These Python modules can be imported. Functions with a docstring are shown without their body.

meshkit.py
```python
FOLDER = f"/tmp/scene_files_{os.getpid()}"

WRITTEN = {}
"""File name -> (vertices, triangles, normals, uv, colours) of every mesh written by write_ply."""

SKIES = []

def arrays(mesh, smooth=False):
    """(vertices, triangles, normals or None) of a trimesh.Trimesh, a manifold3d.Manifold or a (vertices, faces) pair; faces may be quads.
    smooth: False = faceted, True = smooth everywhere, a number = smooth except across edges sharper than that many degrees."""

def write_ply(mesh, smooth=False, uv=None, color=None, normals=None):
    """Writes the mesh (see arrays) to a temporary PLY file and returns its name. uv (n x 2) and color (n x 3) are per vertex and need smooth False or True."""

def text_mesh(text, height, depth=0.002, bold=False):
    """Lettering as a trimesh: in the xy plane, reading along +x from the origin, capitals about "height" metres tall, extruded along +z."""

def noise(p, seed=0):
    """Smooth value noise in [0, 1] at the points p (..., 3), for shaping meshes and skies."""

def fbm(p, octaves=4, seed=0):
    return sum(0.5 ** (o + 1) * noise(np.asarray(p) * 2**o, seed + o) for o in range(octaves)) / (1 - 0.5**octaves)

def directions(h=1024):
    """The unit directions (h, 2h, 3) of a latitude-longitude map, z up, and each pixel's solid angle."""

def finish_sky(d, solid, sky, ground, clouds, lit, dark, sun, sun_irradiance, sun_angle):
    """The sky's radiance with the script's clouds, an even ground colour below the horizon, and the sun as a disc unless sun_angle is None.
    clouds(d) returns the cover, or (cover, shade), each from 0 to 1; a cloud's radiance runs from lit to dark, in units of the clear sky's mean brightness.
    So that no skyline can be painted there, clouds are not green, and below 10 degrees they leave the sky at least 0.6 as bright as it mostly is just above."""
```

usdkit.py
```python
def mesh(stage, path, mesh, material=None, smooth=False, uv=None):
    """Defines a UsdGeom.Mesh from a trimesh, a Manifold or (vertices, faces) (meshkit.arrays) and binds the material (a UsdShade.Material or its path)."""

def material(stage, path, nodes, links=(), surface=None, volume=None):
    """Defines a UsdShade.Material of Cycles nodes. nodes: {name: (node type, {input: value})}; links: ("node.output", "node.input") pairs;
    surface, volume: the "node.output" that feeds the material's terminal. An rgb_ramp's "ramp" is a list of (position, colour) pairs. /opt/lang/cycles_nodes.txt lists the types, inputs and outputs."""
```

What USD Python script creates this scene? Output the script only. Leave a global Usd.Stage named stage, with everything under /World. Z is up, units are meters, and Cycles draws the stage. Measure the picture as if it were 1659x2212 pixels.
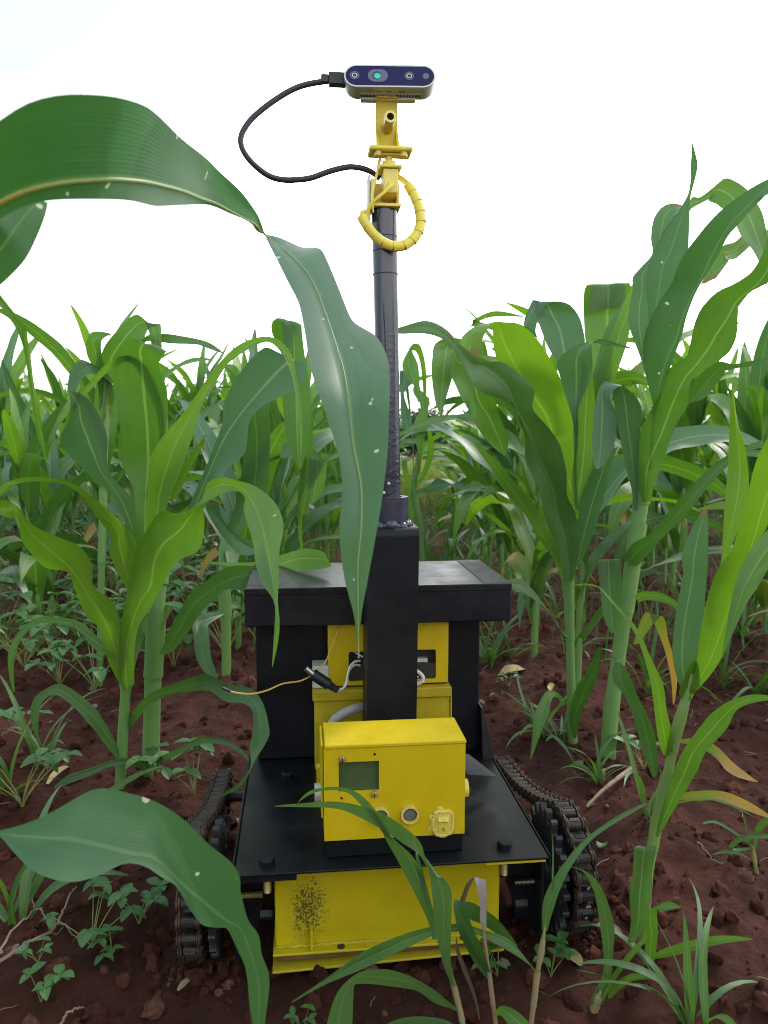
import math, random
import numpy as np, trimesh, manifold3d as m3
from scipy.interpolate import Akima1DInterpolator, PchipInterpolator
from shapely.geometry import Polygon, Point, box as sbox
from shapely.ops import unary_union
import usdkit, meshkit
from pxr import Usd, UsdGeom, UsdLux, UsdShade, Gf, Sdf, Vt

random.seed(7); RNG = np.random.default_rng(7)
stage = Usd.Stage.CreateInMemory()
UsdGeom.SetStageUpAxis(stage, UsdGeom.Tokens.z); UsdGeom.SetStageMetersPerUnit(stage, 1.0)
UsdGeom.Xform.Define(stage, '/World'); UsdGeom.Scope.Define(stage, '/World/Looks')

# ------------------------------------------------------------------ camera
EYE = 0.485; FPX = 1671.0; CX, CY = 829.5, 1106.0
PITCH = math.atan((1106 - 930) / FPX)
cam = UsdGeom.Camera.Define(stage, '/World/camera')
cam.AddTranslateOp().Set(Gf.Vec3d(0, 0, EYE)); cam.AddRotateXOp().Set(90 - math.degrees(PITCH))
cam.CreateFocalLengthAttr(5.2); cam.CreateHorizontalApertureAttr(5.2 * 1659 / FPX); cam.CreateVerticalApertureAttr(5.2 * 2212 / FPX)
cam.CreateClippingRangeAttr(Gf.Vec2f(0.02, 500))
cam.CreateFStopAttr(2.7); cam.CreateFocusDistanceAttr(0.74)
cam.CreateExposureAttr(0.68)

# ------------------------------------------------------------------ sky and sun
SUN_ELEV, SUN_ROT = math.radians(44), math.radians(38)      # veiled sun beyond the robot, a little to the right
sky_mat = usdkit.material(stage, '/World/Looks/sky_mat', {
    'sky': ('sky_texture', dict(sky_type='single_scattering', sun_disc=False, sun_elevation=SUN_ELEV, sun_rotation=SUN_ROT, air_density=1.0, aerosol_density=1.0)),
    'tc': ('texture_coordinate', {}), 'map': ('mapping', dict(scale=(1.0, 1.0, 2.5))), 'sp': ('separate_xyz', {}),
    'n': ('noise_texture', dict(scale=1.3, detail=5.0, roughness=0.55)),
    'ax': ('math', dict(math_type='multiply_add', value2=-.7)), 'az': ('math', dict(math_type='multiply', value2=1.3)), 'an': ('math', dict(math_type='multiply_add', value2=.35)),
    'r': ('map_range', dict(from_min=0.74, from_max=0.94, to_min=0.0, to_max=0.80, clamp=True)), 'w': ('mix', dict(fac=.9)), 'yr': ('map_range', dict(from_min=-.8, from_max=.7, to_min=0., to_max=1., clamp=True)), 'yc': ('mix', dict(color1=(12.0, 12.2, 12.5), color2=(17.5, 17.6, 17.5))),
    'c': ('mix', dict(color2=(3.4, 5.2, 5.8))),
    'bg': ('background_shader', dict(strength=0.1))},
    [('tc.generated', 'map.vector'), ('tc.generated', 'sp.vector'), ('map.vector', 'n.vector'), ('sp.z', 'az.value1'), ('sp.x', 'ax.value1'), ('az.value', 'ax.value3'), ('n.fac', 'an.value1'), ('ax.value', 'an.value3'), ('an.value', 'r.value'), ('r.result', 'c.fac'), ('sky.color', 'w.color1'), ('sp.y', 'yr.value'), ('yr.result', 'yc.fac'), ('yc.color', 'w.color2'), ('w.color', 'c.color1'), ('c.color', 'bg.color')], surface='bg.background')
dome = UsdLux.DomeLight.Define(stage, '/World/sky'); dome.CreateIntensityAttr(1.0)
UsdShade.MaterialBindingAPI.Apply(dome.GetPrim()).Bind(sky_mat)
dome.GetPrim().SetCustomDataByKey('kind', 'structure')
sun = UsdLux.DistantLight.Define(stage, '/World/sun'); sun.CreateNormalizeAttr(True); sun.CreateIntensityAttr(0.40); sun.CreateAngleAttr(11.0)
sun.CreateColorAttr(Gf.Vec3f(1, 0.93, 0.83))
sun.AddRotateZOp().Set(-math.degrees(SUN_ROT)); sun.AddRotateXOp().Set(-(90 - math.degrees(SUN_ELEV)))

# ------------------------------------------------------------------ helpers
_used = {}
def numbered(path):
    k = _used.get(path, -1) + 1; _used[path] = k
    return path if k == 0 else f'{path}_{k:03d}'
def pth(parent, name):
    return numbered((str(parent.GetPath()) if parent else '/World') + '/' + name)
def tag(o, label=None, cat=None, group=None, kind=None):
    for k, v in (('label', label), ('category', cat), ('group', group), ('kind', kind)):
        if v: o.SetCustomDataByKey(k, v)
    return o
def obj(name, mesh, mat, parent=None, smooth=35, uv=None):
    return usdkit.mesh(stage, pth(parent, name), mesh, '/World/Looks/' + mat, smooth=smooth, uv=uv).GetPrim()
def thing(name, label, cat, loc=(0, 0, 0), rotz=0, group=None, parent=None):
    x = UsdGeom.Xform.Define(stage, pth(parent, name)); x.AddTranslateOp().Set(Gf.Vec3d(*map(float, loc)))
    if rotz: x.AddRotateZOp().Set(float(rotz))
    return tag(x.GetPrim(), label, cat, group)
def group_part(name, parent):
    return UsdGeom.Xform.Define(stage, pth(parent, name)).GetPrim()

_fw = np.array([0, math.cos(PITCH), -math.sin(PITCH)]); _dn = np.array([0, -math.sin(PITCH), -math.cos(PITCH)])
def at(x, y, Y):
    """The point at distance Y (world y) seen at (x, y) of the 1659 x 2212 photograph."""
    r = np.array([(x - CX) / FPX, 0, 0]) + _dn * (y - CY) / FPX + _fw
    return np.array([0, 0, EYE]) + r * (Y / r[1])
def ground_at(x, y):
    r = np.array([(x - CX) / FPX, 0, 0]) + _dn * (y - CY) / FPX + _fw
    return np.array([0, 0, EYE]) + r * (-EYE / r[2])
CROP = {'D': (0, 0, 1), 'c1': (0, 162, .5), 'c2': (0, 972, .3906), 'c3': (810, 540, .5117), 'c4': (972, 1188, .4629), 'c5': (594, 1674, .4557), 'c6': (0, 1404, .3654), 'q': (1296, 270, .2929), 'g': (837, 810, .1831)}

def cat_(*ms): return trimesh.util.concatenate(list(ms))
def cbox(x0, x1, y0, y1, z0, z1, c=0.001):
    p = []
    for sx, X in ((1, x0), (-1, x1)):
        for sy, Yy in ((1, y0), (-1, y1)):
            for sz, Z in ((1, z0), (-1, z1)):
                p += [(X + sx * c, Yy + sy * c, Z), (X + sx * c, Yy, Z + sz * c), (X, Yy + sy * c, Z + sz * c)]
    return trimesh.PointCloud(p).convex_hull
def frame_mesh(pts):
    pts = np.asarray(pts, float); t = np.gradient(pts, axis=0); t /= np.maximum(np.linalg.norm(t, axis=1, keepdims=True), 1e-9)
    n = np.cross(t[0], [0, 0, 1.0]);
    if np.linalg.norm(n) < .1: n = np.cross(t[0], [0, 1.0, 0])
    ns = []
    for k in range(len(pts)):
        n = n - t[k] * (n @ t[k]); n /= np.linalg.norm(n); ns.append(n)
    ns = np.array(ns); return pts, ns, np.cross(t, ns)
def tube(pts, r, n=10, caps=True):
    pts, a, b = frame_mesh(pts); m = len(pts); r = np.broadcast_to(np.asarray(r, float), (m,))
    th = np.linspace(0, 2 * np.pi, n, endpoint=False)
    v = (pts[:, None] + r[:, None, None] * (np.cos(th)[None, :, None] * a[:, None] + np.sin(th)[None, :, None] * b[:, None])).reshape(-1, 3)
    i = np.arange(m - 1)[:, None] * n; j = np.arange(n)[None]; j2 = (j + 1) % n
    q = np.stack([i + j, i + j2, i + n + j2, i + n + j], -1).reshape(-1, 4)
    f = np.vstack([q[:, [0, 1, 2]], q[:, [0, 2, 3]]])
    if caps:
        v = np.vstack([v, pts[0], pts[-1]]); k = m * n; jj = np.arange(n); jn = (jj + 1) % n
        f = np.vstack([f, np.stack([np.full(n, k), jn, jj], 1), np.stack([np.full(n, k + 1), (m - 1) * n + jj, (m - 1) * n + jn], 1)])
    return trimesh.Trimesh(v, f, process=False)
def spline(pts, n):
    pts = np.asarray(pts, float); d = np.r_[0, np.cumsum(np.linalg.norm(np.diff(pts, axis=0), axis=1) + 1e-6)]
    g = Akima1DInterpolator if len(pts) > 3 else PchipInterpolator
    return g(d / d[-1], pts)(np.linspace(0, 1, n))
def cyl(c, axis, r, h, n=24, r2=None):
    """A cylinder from the point c along the axis."""
    a = np.asarray(axis, float); a /= np.linalg.norm(a); c = np.asarray(c, float)
    return tube([c, c + a * h], [r, r if r2 is None else r2], n)
def ring(c, axis, ro, ri, h, n=28):
    a = np.asarray(axis, float); a /= np.linalg.norm(a)
    m = trimesh.creation.annulus(ri, ro, h, sections=n); m.apply_translation([0, 0, h / 2]); m.apply_transform(trimesh.geometry.align_vectors([0, 0, 1], a)); m.apply_translation(c); return m
def bolt(c, axis, r, h, thread=0, tr=None):
    a = np.asarray(axis, float); a /= np.linalg.norm(a); c = np.asarray(c, float)
    head = cat_(tube([c, c + a * h * .8, c + a * h], [r, r, r * .85], 6))
    if not thread: return head, None
    k = max(8, int(thread / .0006)); t = np.linspace(0, 1, k)
    return head, tube([c - a * thread * s for s in t], [(tr or r * .5) * (1 - .13 * (q % 2)) for q in range(k)], 12)

# ------------------------------------------------------------------ materials
def M(name, nodes, links, surface='p.BSDF', volume=None): return usdkit.material(stage, '/World/Looks/' + name, nodes, links, surface=surface, volume=volume)
def paint(name, color, rough=0.4, metallic=0.0, vary=0.12, bump=0.15, bscale=300., coat=0.0, wear=None, nscale=9., spec=0.5):
    c = np.array(color)
    nodes = {'tc': ('texture_coordinate', {}), 'n': ('noise_texture', dict(scale=nscale * 3, detail=6.0, roughness=.6)), 'r': ('rgb_ramp', dict(ramp=[(0.3, tuple(c * (1 - vary))), (0.7, tuple(np.minimum(c * (1 + vary), .95)))])),
             'n2': ('noise_texture', dict(scale=bscale, detail=3.0)), 'b': ('bump', dict(strength=bump, distance=0.001)),
             'rr': ('map_range', dict(from_min=.3, from_max=.7, to_min=max(rough - .1, .03), to_max=rough + .12, clamp=True)),
             'p': ('principled_bsdf', dict(metallic=metallic, coat_weight=coat, coat_roughness=.15, specular_ior_level=spec))}
    links = [('tc.object', 'n.vector'), ('tc.object', 'n2.vector'), ('n.fac', 'r.fac'), ('n2.fac', 'b.height'), ('b.normal', 'p.normal'), ('n.fac', 'rr.value'), ('rr.result', 'p.roughness')]
    if wear:
        nodes['nw'] = ('noise_texture', dict(scale=wear[1], detail=8.0, roughness=.7)); nodes['rw'] = ('map_range', dict(from_min=wear[2], from_max=wear[2] + wear[3], to_min=0., to_max=1., clamp=True)); nodes['mw'] = ('mix', dict(color2=wear[0]))
        links += [('tc.object', 'nw.vector'), ('nw.fac', 'rw.value'), ('rw.result', 'mw.fac'), ('r.color', 'mw.color1'), ('mw.color', 'p.base_color')]
    else: links.append(('r.color', 'p.base_color'))
    return M(name, nodes, links)
paint('black_paint', (.0028, .0030, .0056), .42, spec=.28, bump=.25, bscale=500, vary=.3, wear=((.05, .05, .055), 420., .72, .03))
paint('black_plate', (.0030, .0036, .0050), .36, spec=.28, bump=.12, bscale=700, vary=.3, wear=((.25, .25, .25), 300., .76, .02))
paint('black_sheet', (.005, .005, .008), .30, spec=.38, bump=.3, bscale=40, vary=.2)
paint('black_mast', (.012, .011, .024), .2, spec=.9, bump=.12, bscale=170, vary=.4)
paint('black_plastic', (.006, .006, .011), .45, bump=.05)
paint('black_rubber', (.009, .010, .017), .5, bump=.1)
paint('yellow_paint', (.58, .415, .005), .34, vary=.05, bump=.12, bscale=900, wear=((.10, .07, .01), 60., .73, .02))
paint('yellow_body', (.50, .39, .005), .36, vary=.06, bump=.15, bscale=700, wear=((.3, .22, .01), 30., .68, .1))
paint('yellow_dirty', (.46, .35, .012), .45, vary=.16, bump=.25, bscale=300, wear=((.13, .07, .02), 25., .66, .1))
paint('yellow_pale', (.72, .55, .12), .38, vary=.09, bump=.2, bscale=600, wear=((.42, .33, .10), 120., .62, .1))
paint('yellow_wrap', (.70, .56, .07), .35, vary=.06, bump=.1)
paint('rust_dirt', (.14, .075, .03), .75, vary=.5, bump=.8, bscale=200)
paint('steel', (.42, .42, .43), .3, metallic=1.0, vary=.2, bump=.1)
paint('dark_steel', (.028, .027, .028), .36, metallic=.6, vary=.4, bump=.4, bscale=250)
paint('chain_steel', (.030, .018, .013), .6, metallic=.35, vary=.5, bump=.7, bscale=250, wear=((.075, .032, .018), 45., .48, .1))
paint('roller_steel', (.055, .042, .036), .42, metallic=.6, vary=.5, bump=.4, wear=((.06, .03, .018), 60., .5, .1))
paint('brass', (.50, .40, .16), .35, metallic=.8, vary=.2)
paint('aluminium', (.50, .51, .53), .38, metallic=.25, vary=.05, bump=.04, bscale=1500)
paint('pale_plastic', (.60, .59, .54), .5, vary=.05)
paint('front_glass', (.012, .010, .062), .14, spec=.22, vary=.1, bump=.0)
paint('lens_ring', (.10, .10, .16), .25, vary=.1)
paint('lens_teal', (.03, .55, .48), .08, vary=.3, bump=0)
paint('lens_dark', (.02, .02, .05), .08, bump=0)
paint('lcd_glass', (.055, .085, .035), .14, vary=.15, bump=.02, wear=((.35, .32, .02), 60., .69, .03))
paint('mesh_gray', (.14, .145, .13), .5, vary=.3, bump=1.0, bscale=1400)
paint('orange_wire', (.62, .36, .06), .45, vary=.05)
paint('white_wire', (.72, .68, .72), .4, vary=.04)
paint('green_wire', (.02, .2, .08), .4)
paint('clear_hose', (.42, .38, .40), .25, vary=.1)
paint('interior_dark', (.03, .022, .012), .6, vary=.4)
paint('dry_leaf', (.40, .29, .13), .7, vary=.35, bump=.6, bscale=200)
paint('straw', (.27, .20, .13), .7, vary=.4, bump=.5, bscale=300)
paint('root_pale', (.24, .17, .12), .75, vary=.3, bump=.5, bscale=300)
paint('bark', (.07, .055, .04), .9, vary=.4, bump=1., bscale=20)
paint('pebble', (.22, .16, .13), .8, vary=.5, bump=.5)
# flaking yellow paint over dark metal, in one patch of the belly box
M('yellow_flaked', {'g': ('texture_coordinate', {}), 'sp': ('separate_xyz', {}), 'dx': ('math', dict(math_type='subtract', value2=-.091)), 'dz': ('math', dict(math_type='subtract', value2=.060)),
    'ax': ('math', dict(math_type='divide', value2=.021)), 'az': ('math', dict(math_type='divide', value2=.036)), 'qx': ('math', dict(math_type='power', value2=2.)), 'qz': ('math', dict(math_type='power', value2=2.)), 'aax': ('math', dict(math_type='absolute')), 'aaz': ('math', dict(math_type='absolute')),
    's': ('math', dict(math_type='add')), 'm': ('map_range', dict(from_min=.0, from_max=2.0, to_min=.17, to_max=-.28, clamp=True)),
    'n': ('noise_texture', dict(scale=430., detail=3., roughness=.6, distortion=1.2)), 'a': ('math', dict(math_type='add')), 't': ('map_range', dict(from_min=.60, from_max=.66, to_min=0., to_max=1., clamp=True)),
    'n0': ('noise_texture', dict(scale=22., detail=5.)), 'r0': ('rgb_ramp', dict(ramp=[(.3, (.43, .335, .005)), (.7, (.52, .41, .006))])),
    'c': ('mix', dict(color2=(.085, .072, .010))), 'b': ('bump', dict(strength=.5, distance=.001, invert=True)), 'p': ('principled_bsdf', dict(roughness=.36))},
  [('g.object', 'sp.vector'), ('g.object', 'n.vector'), ('g.object', 'n0.vector'), ('sp.x', 'dx.value1'), ('sp.z', 'dz.value1'), ('dx.value', 'aax.value1'), ('dz.value', 'aaz.value1'), ('aax.value', 'ax.value1'), ('aaz.value', 'az.value1'), ('ax.value', 'qx.value1'), ('az.value', 'qz.value1'), ('qx.value', 's.value1'), ('qz.value', 's.value2'), ('s.value', 'm.value'),
   ('n.fac', 'a.value1'), ('m.result', 'a.value2'), ('a.value', 't.value'), ('n0.fac', 'r0.fac'), ('r0.color', 'c.color1'), ('t.result', 'c.fac'), ('c.color', 'p.base_color'), ('t.result', 'b.height'), ('b.normal', 'p.normal')])
# soil
M('soil', {'g': ('geometry', {}), 'n': ('noise_texture', dict(scale=7., detail=8., roughness=.65)), 'r': ('rgb_ramp', dict(ramp=[(.28, (.036, .0100, .0070)), (.5, (.080, .0232, .0155)), (.72, (.130, .041, .027))])),
    'v': ('voronoi_texture', dict(scale=120.)), 'n2': ('noise_texture', dict(scale=90., detail=8., roughness=.75)), 'ad': ('math', dict(math_type='multiply_add', value2=-.2)), 'b': ('bump', dict(strength=1., distance=.011)),
    'p': ('principled_bsdf', dict(roughness=.9, specular_ior_level=.25))},
  [('g.position', 'n.vector'), ('g.position', 'v.vector'), ('g.position', 'n2.vector'), ('n.fac', 'r.fac'), ('r.color', 'p.base_color'), ('v.distance', 'ad.value1'), ('n2.fac', 'ad.value3'), ('ad.value', 'b.height'), ('b.normal', 'p.normal')])
M('clod', {'o': ('object_info', {}), 'g': ('geometry', {}), 'n2': ('noise_texture', dict(scale=260., detail=6., roughness=.75)), 'a': ('math', dict(math_type='multiply_add', value2=.5, value3=-.25)), 'f': ('math', dict(math_type='add')), 'r': ('rgb_ramp', dict(ramp=[(0., (.048, .0130, .0088)), (.6, (.082, .0240, .0160)), (.93, (.12, .043, .029)), (1., (.15, .08, .055))])), 'b': ('bump', dict(strength=1., distance=.003)), 'p': ('principled_bsdf', dict(roughness=.92, specular_ior_level=.2))},
  [('n2.fac', 'a.value1'), ('o.random', 'f.value1'), ('a.value', 'f.value2'), ('f.value', 'r.fac'), ('r.color', 'p.base_color'), ('g.position', 'n2.vector'), ('n2.fac', 'b.height'), ('b.normal', 'p.normal')])

def leaf_mat(name, base, tip, rib, trans=.34, rough=.40, spots=0.0, veins=30., rib_w=.016, yellow=None, sheen=.06, bstr=.22, tipb=True, bloom=None):
    base, tip = np.array(base), np.array(tip)
    nodes = {'st': ('attribute', dict(attribute='st')), 'sp': ('separate_xyz', {}),
      'u0': ('math', dict(math_type='subtract', value2=.5)), 'ua': ('math', dict(math_type='absolute')),
      'rm': ('map_range', dict(from_min=rib_w, from_max=rib_w + .022, to_min=1., to_max=0., clamp=True)), 'rmf': ('math', dict(math_type='multiply', value2=.45)),
      'vs': ('math', dict(math_type='multiply', value2=veins * 6.283)), 'vsin': ('math', dict(math_type='sine')), 'vv': ('map_range', dict(from_min=-1., from_max=1., to_min=0., to_max=1., clamp=True)),
      'cv': ('combine_xyz', {}), 'sx': ('math', dict(math_type='multiply', value2=70.)), 'sy': ('math', dict(math_type='multiply', value2=4.5)), 'ns': ('noise_texture', dict(scale=1., detail=5., roughness=.6)),
      'g': ('geometry', {}), 'n': ('noise_texture', dict(scale=11., detail=5., roughness=.6)), 'o': ('object_info', {}),
      'f1': ('math', dict(math_type='multiply_add', value2=.7, value3=-.1)), 'f2': ('math', dict(math_type='multiply_add', value2=.35)),
      'r': ('rgb_ramp', dict(ramp=[(.25, tuple(base)), (.7, tuple(tip))])),
      'mv': ('mix', dict(mix_type='multiply')), 'vc': ('map_range', dict(from_min=.3, from_max=.7, to_min=.88, to_max=1.09, clamp=True)), 'vcol': ('combine_xyz', {}),
      'mr': ('mix', dict(color2=rib)), 'h': ('math', dict(math_type='multiply_add', value2=.6)), 'b': ('bump', dict(strength=bstr, distance=.0009)),
      'nr': ('map_range', dict(from_min=.3, from_max=.7, to_min=rough - .06, to_max=rough + .12, clamp=True)),
      'p': ('principled_bsdf', dict(specular_ior_level=.6, coat_weight=.25, coat_roughness=.45, coat_ior=1.5, sheen_weight=sheen, sheen_roughness=.5, sheen_tint=(.85, .95, .9))), 'tcol': ('mix', dict(mix_type='multiply', fac=1., color2=(1.15, 1.25, .45))), 't': ('translucent_bsdf', {}), 'mx': ('mix_closure', dict(fac=trans))}
    links = [('st.vector', 'sp.vector'), ('sp.x', 'u0.value1'), ('u0.value', 'ua.value1'), ('ua.value', 'rm.value'), ('rm.result', 'rmf.value1'), ('sp.x', 'vs.value1'), ('vs.value', 'vsin.value1'), ('vsin.value', 'vv.value'),
      ('sp.x', 'sx.value1'), ('sp.y', 'sy.value1'), ('sx.value', 'cv.x'), ('sy.value', 'cv.y'), ('o.random', 'cv.z'), ('cv.vector', 'ns.vector'), ('g.position', 'n.vector'),
      ('n.fac', 'f1.value1'), ('o.random', 'f2.value1'), ('f1.value', 'f2.value3'), ('f2.value', 'r.fac'), ('ns.fac', 'vc.value'), ('vc.result', 'vcol.x'), ('vc.result', 'vcol.y'), ('vc.result', 'vcol.z'),
      ('r.color', 'mv.color1'), ('vcol.vector', 'mv.color2'), ('mv.color', 'mr.color1'), ('rmf.value', 'mr.fac'),
      ('vv.result', 'h.value1'), ('ns.fac', 'h.value3'), ('h.value', 'b.height'), ('b.normal', 'p.normal'), ('n.fac', 'nr.value'), ('nr.result', 'p.roughness'),
      ('tcol.color', 't.color'), ('p.BSDF', 'mx.closure1'), ('t.BSDF', 'mx.closure2')]
    nodes['mv'][1]['fac'] = 1.0
    last = 'mr.color'
    if spots:
        nodes['sn'] = ('noise_texture', dict(scale=105., detail=1.)); nodes['sm'] = ('map_range', dict(from_min=spots, from_max=spots + .02, to_min=0., to_max=1., clamp=True)); nodes['ms'] = ('mix', dict(color2=(.55, .55, .45)))
        links += [('g.position', 'sn.vector'), ('sn.fac', 'sm.value'), ('sm.result', 'ms.fac'), (last, 'ms.color1')]; last = 'ms.color'
    if tipb:
        nodes['ta'] = ('math', dict(math_type='multiply_add', value2=.16)); nodes['tb'] = ('math', dict(math_type='multiply_add', value2=.10)); nodes['tm'] = ('map_range', dict(from_min=1.125, from_max=1.16, to_min=0., to_max=.9, clamp=True)); nodes['tx'] = ('mix', dict(color2=(.20, .12, .045)))
        links += [('n.fac', 'ta.value1'), ('sp.y', 'ta.value3'), ('o.random', 'tb.value1'), ('ta.value', 'tb.value3'), ('tb.value', 'tm.value'), ('tm.result', 'tx.fac'), (last, 'tx.color1')]; last = 'tx.color'
    if yellow:
        nodes['ym'] = ('map_range', dict(from_min=yellow[0], from_max=yellow[1], to_min=0., to_max=1., clamp=True)); nodes['yn'] = ('math', dict(math_type='multiply_add', value2=.35)); nodes['yx'] = ('mix', dict(color2=yellow[2]))
        links += [('n.fac', 'yn.value1'), ('sp.z', 'ym.value') if False else ('yn.value', 'ym.value'), ('sp.y', 'yn.value3'), ('ym.result', 'yx.fac'), (last, 'yx.color1')]; last = 'yx.color'
    links += [(last, 'p.base_color'), (last, 'tcol.color1')]
    if bloom:    # waxy upper side, plain underside
        nodes['bf'] = ('math', dict(math_type='multiply_add', value2=bloom[0], value3=bloom[1])); nodes['bc'] = ('mix', dict(color2=(.36, .42, .36))); nodes['bm'] = ('math', dict(math_type='multiply', value2=.09))
        links += [('g.backfacing', 'bf.value1'), ('bf.value', 'p.sheen_weight'), ('bf.value', 'p.coat_weight'), ('bf.value', 'bm.value1'), ('bm.value', 'bc.fac'), (last, 'bc.color1')]
        links = [l for l in links if l != (last, 'p.base_color')] + [('bc.color', 'p.base_color')]
    return M(name, nodes, links, surface='mx.closure')
RIB = (.24, .38, .14)
leaf_mat('leaf_mid', (.056, .145, .020), (.108, .225, .030), RIB, trans=.44, spots=.83)
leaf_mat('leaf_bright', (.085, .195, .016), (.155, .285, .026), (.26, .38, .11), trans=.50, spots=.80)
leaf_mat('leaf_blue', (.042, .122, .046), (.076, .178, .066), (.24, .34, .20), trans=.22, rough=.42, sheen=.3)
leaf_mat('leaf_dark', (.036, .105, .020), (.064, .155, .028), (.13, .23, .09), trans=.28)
leaf_mat('leaf_hero', (.032, .112, .038), (.055, .150, .050), (.15, .26, .11), trans=.42, rough=.44, spots=.745, veins=34., sheen=1.0, bstr=.10, tipb=False, bloom=(.55, .06))
leaf_mat('leaf_hero_low', (.032, .112, .038), (.055, .150, .050), (.15, .26, .11), trans=.30, rough=.44, spots=.76, veins=34., sheen=.2, bstr=.10, tipb=False)
leaf_mat('leaf_grass', (.052, .130, .036), (.085, .180, .050), (.19, .28, .13), trans=.3)
leaf_mat('leaf_yellowing', (.10, .19, .02), (.22, .25, .03), (.34, .36, .1), yellow=(.55, .8, (.42, .24, .05)))
leaf_mat('leaf_withered', (.26, .19, .27), (.36, .30, .36), (.40, .34, .40), trans=.2, rough=.55)
leaf_mat('leaf_brown', (.10, .075, .05), (.16, .11, .07), (.2, .15, .1), trans=.1, rough=.6)
leaf_mat('weed_leaf', (.035, .125, .022), (.070, .19, .030), (.16, .28, .08), trans=.3, veins=5.)
leaf_mat('tree_leaf', (.022, .040, .014), (.050, .075, .026), (.05, .07, .03), trans=.15, rough=.6)
leaf_mat('grass_blade', (.16, .22, .035), (.28, .31, .07), (.25, .27, .1), trans=.3, rough=.6)
def stalk_mat(name, a, b):
    M(name, {'tc': ('texture_coordinate', {}), 'mp': ('mapping', dict(scale=(160., 160., 6.))), 'n': ('noise_texture', dict(scale=1., detail=4.)), 'o': ('object_info', {}), 'f': ('math', dict(math_type='multiply_add', value2=.4, value3=.2)), 'fa': ('math', dict(math_type='multiply_add', value2=.4)), 'r': ('rgb_ramp', dict(ramp=[(.3, a), (.75, b)])), 'b': ('bump', dict(strength=.3, distance=.001)), 'p': ('principled_bsdf', dict(roughness=.42, subsurface_weight=.15, subsurface_scale=.004))},
      [('tc.object', 'mp.vector'), ('mp.vector', 'n.vector'), ('n.fac', 'f.value1'), ('o.random', 'fa.value1'), ('f.value', 'fa.value3'), ('fa.value', 'r.fac'), ('r.color', 'p.base_color'), ('n.fac', 'b.height'), ('b.normal', 'p.normal')])
stalk_mat('stalk_green', (.075, .18, .045), (.125, .25, .07))
stalk_mat('stalk_purple', (.15, .13, .09), (.20, .20, .10))
stalk_mat('stem_weed', (.12, .20, .05), (.18, .22, .08))

# ------------------------------------------------------------------ ground
def soil_h(x, y):
    x, y = np.asarray(x, float), np.asarray(y, float); z0 = np.zeros_like(x)
    p = np.stack([x, y, z0], -1)
    h = (meshkit.fbm(p * 4.2, 3, 11) - .5) * .035 + (meshkit.fbm(p * 19, 3, 5) - .5) * .026 + np.maximum(meshkit.fbm(p * 48, 3, 9) - .42, 0) * .030
    ridge = np.exp(-(((np.abs(x - .07 * (y - 1.1)) - .30) / .10) ** 2)) * .018
    calm = 1 - np.exp(-(((x + .02) / .26) ** 4 + ((y - .85) / .33) ** 4)) * .75
    far = np.clip((y - 4) / 10, 0, 1)
    return (h + ridge * (1 - far)) * calm * (1 - .6 * far) - .004 * (1 - calm) - np.clip(y - 6.5, 0, 24) * .034
def axis_pts(a, b, step, lo, hi, grow=1.13):
    c = list(np.arange(a, b, step)); s = step; x = c[-1]
    while x < hi: s *= grow; x += s; c.append(x)
    s = step; x = a
    while x > lo: s *= grow; x -= s; c.insert(0, x)
    return np.array(c)
gx = axis_pts(-.95, .95, .0062, -150, 150); gy = axis_pts(.42, 2.4, .0066, -60, 260)
GX, GY = np.meshgrid(gx, gy); GZ = soil_h(GX, GY)
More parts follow.
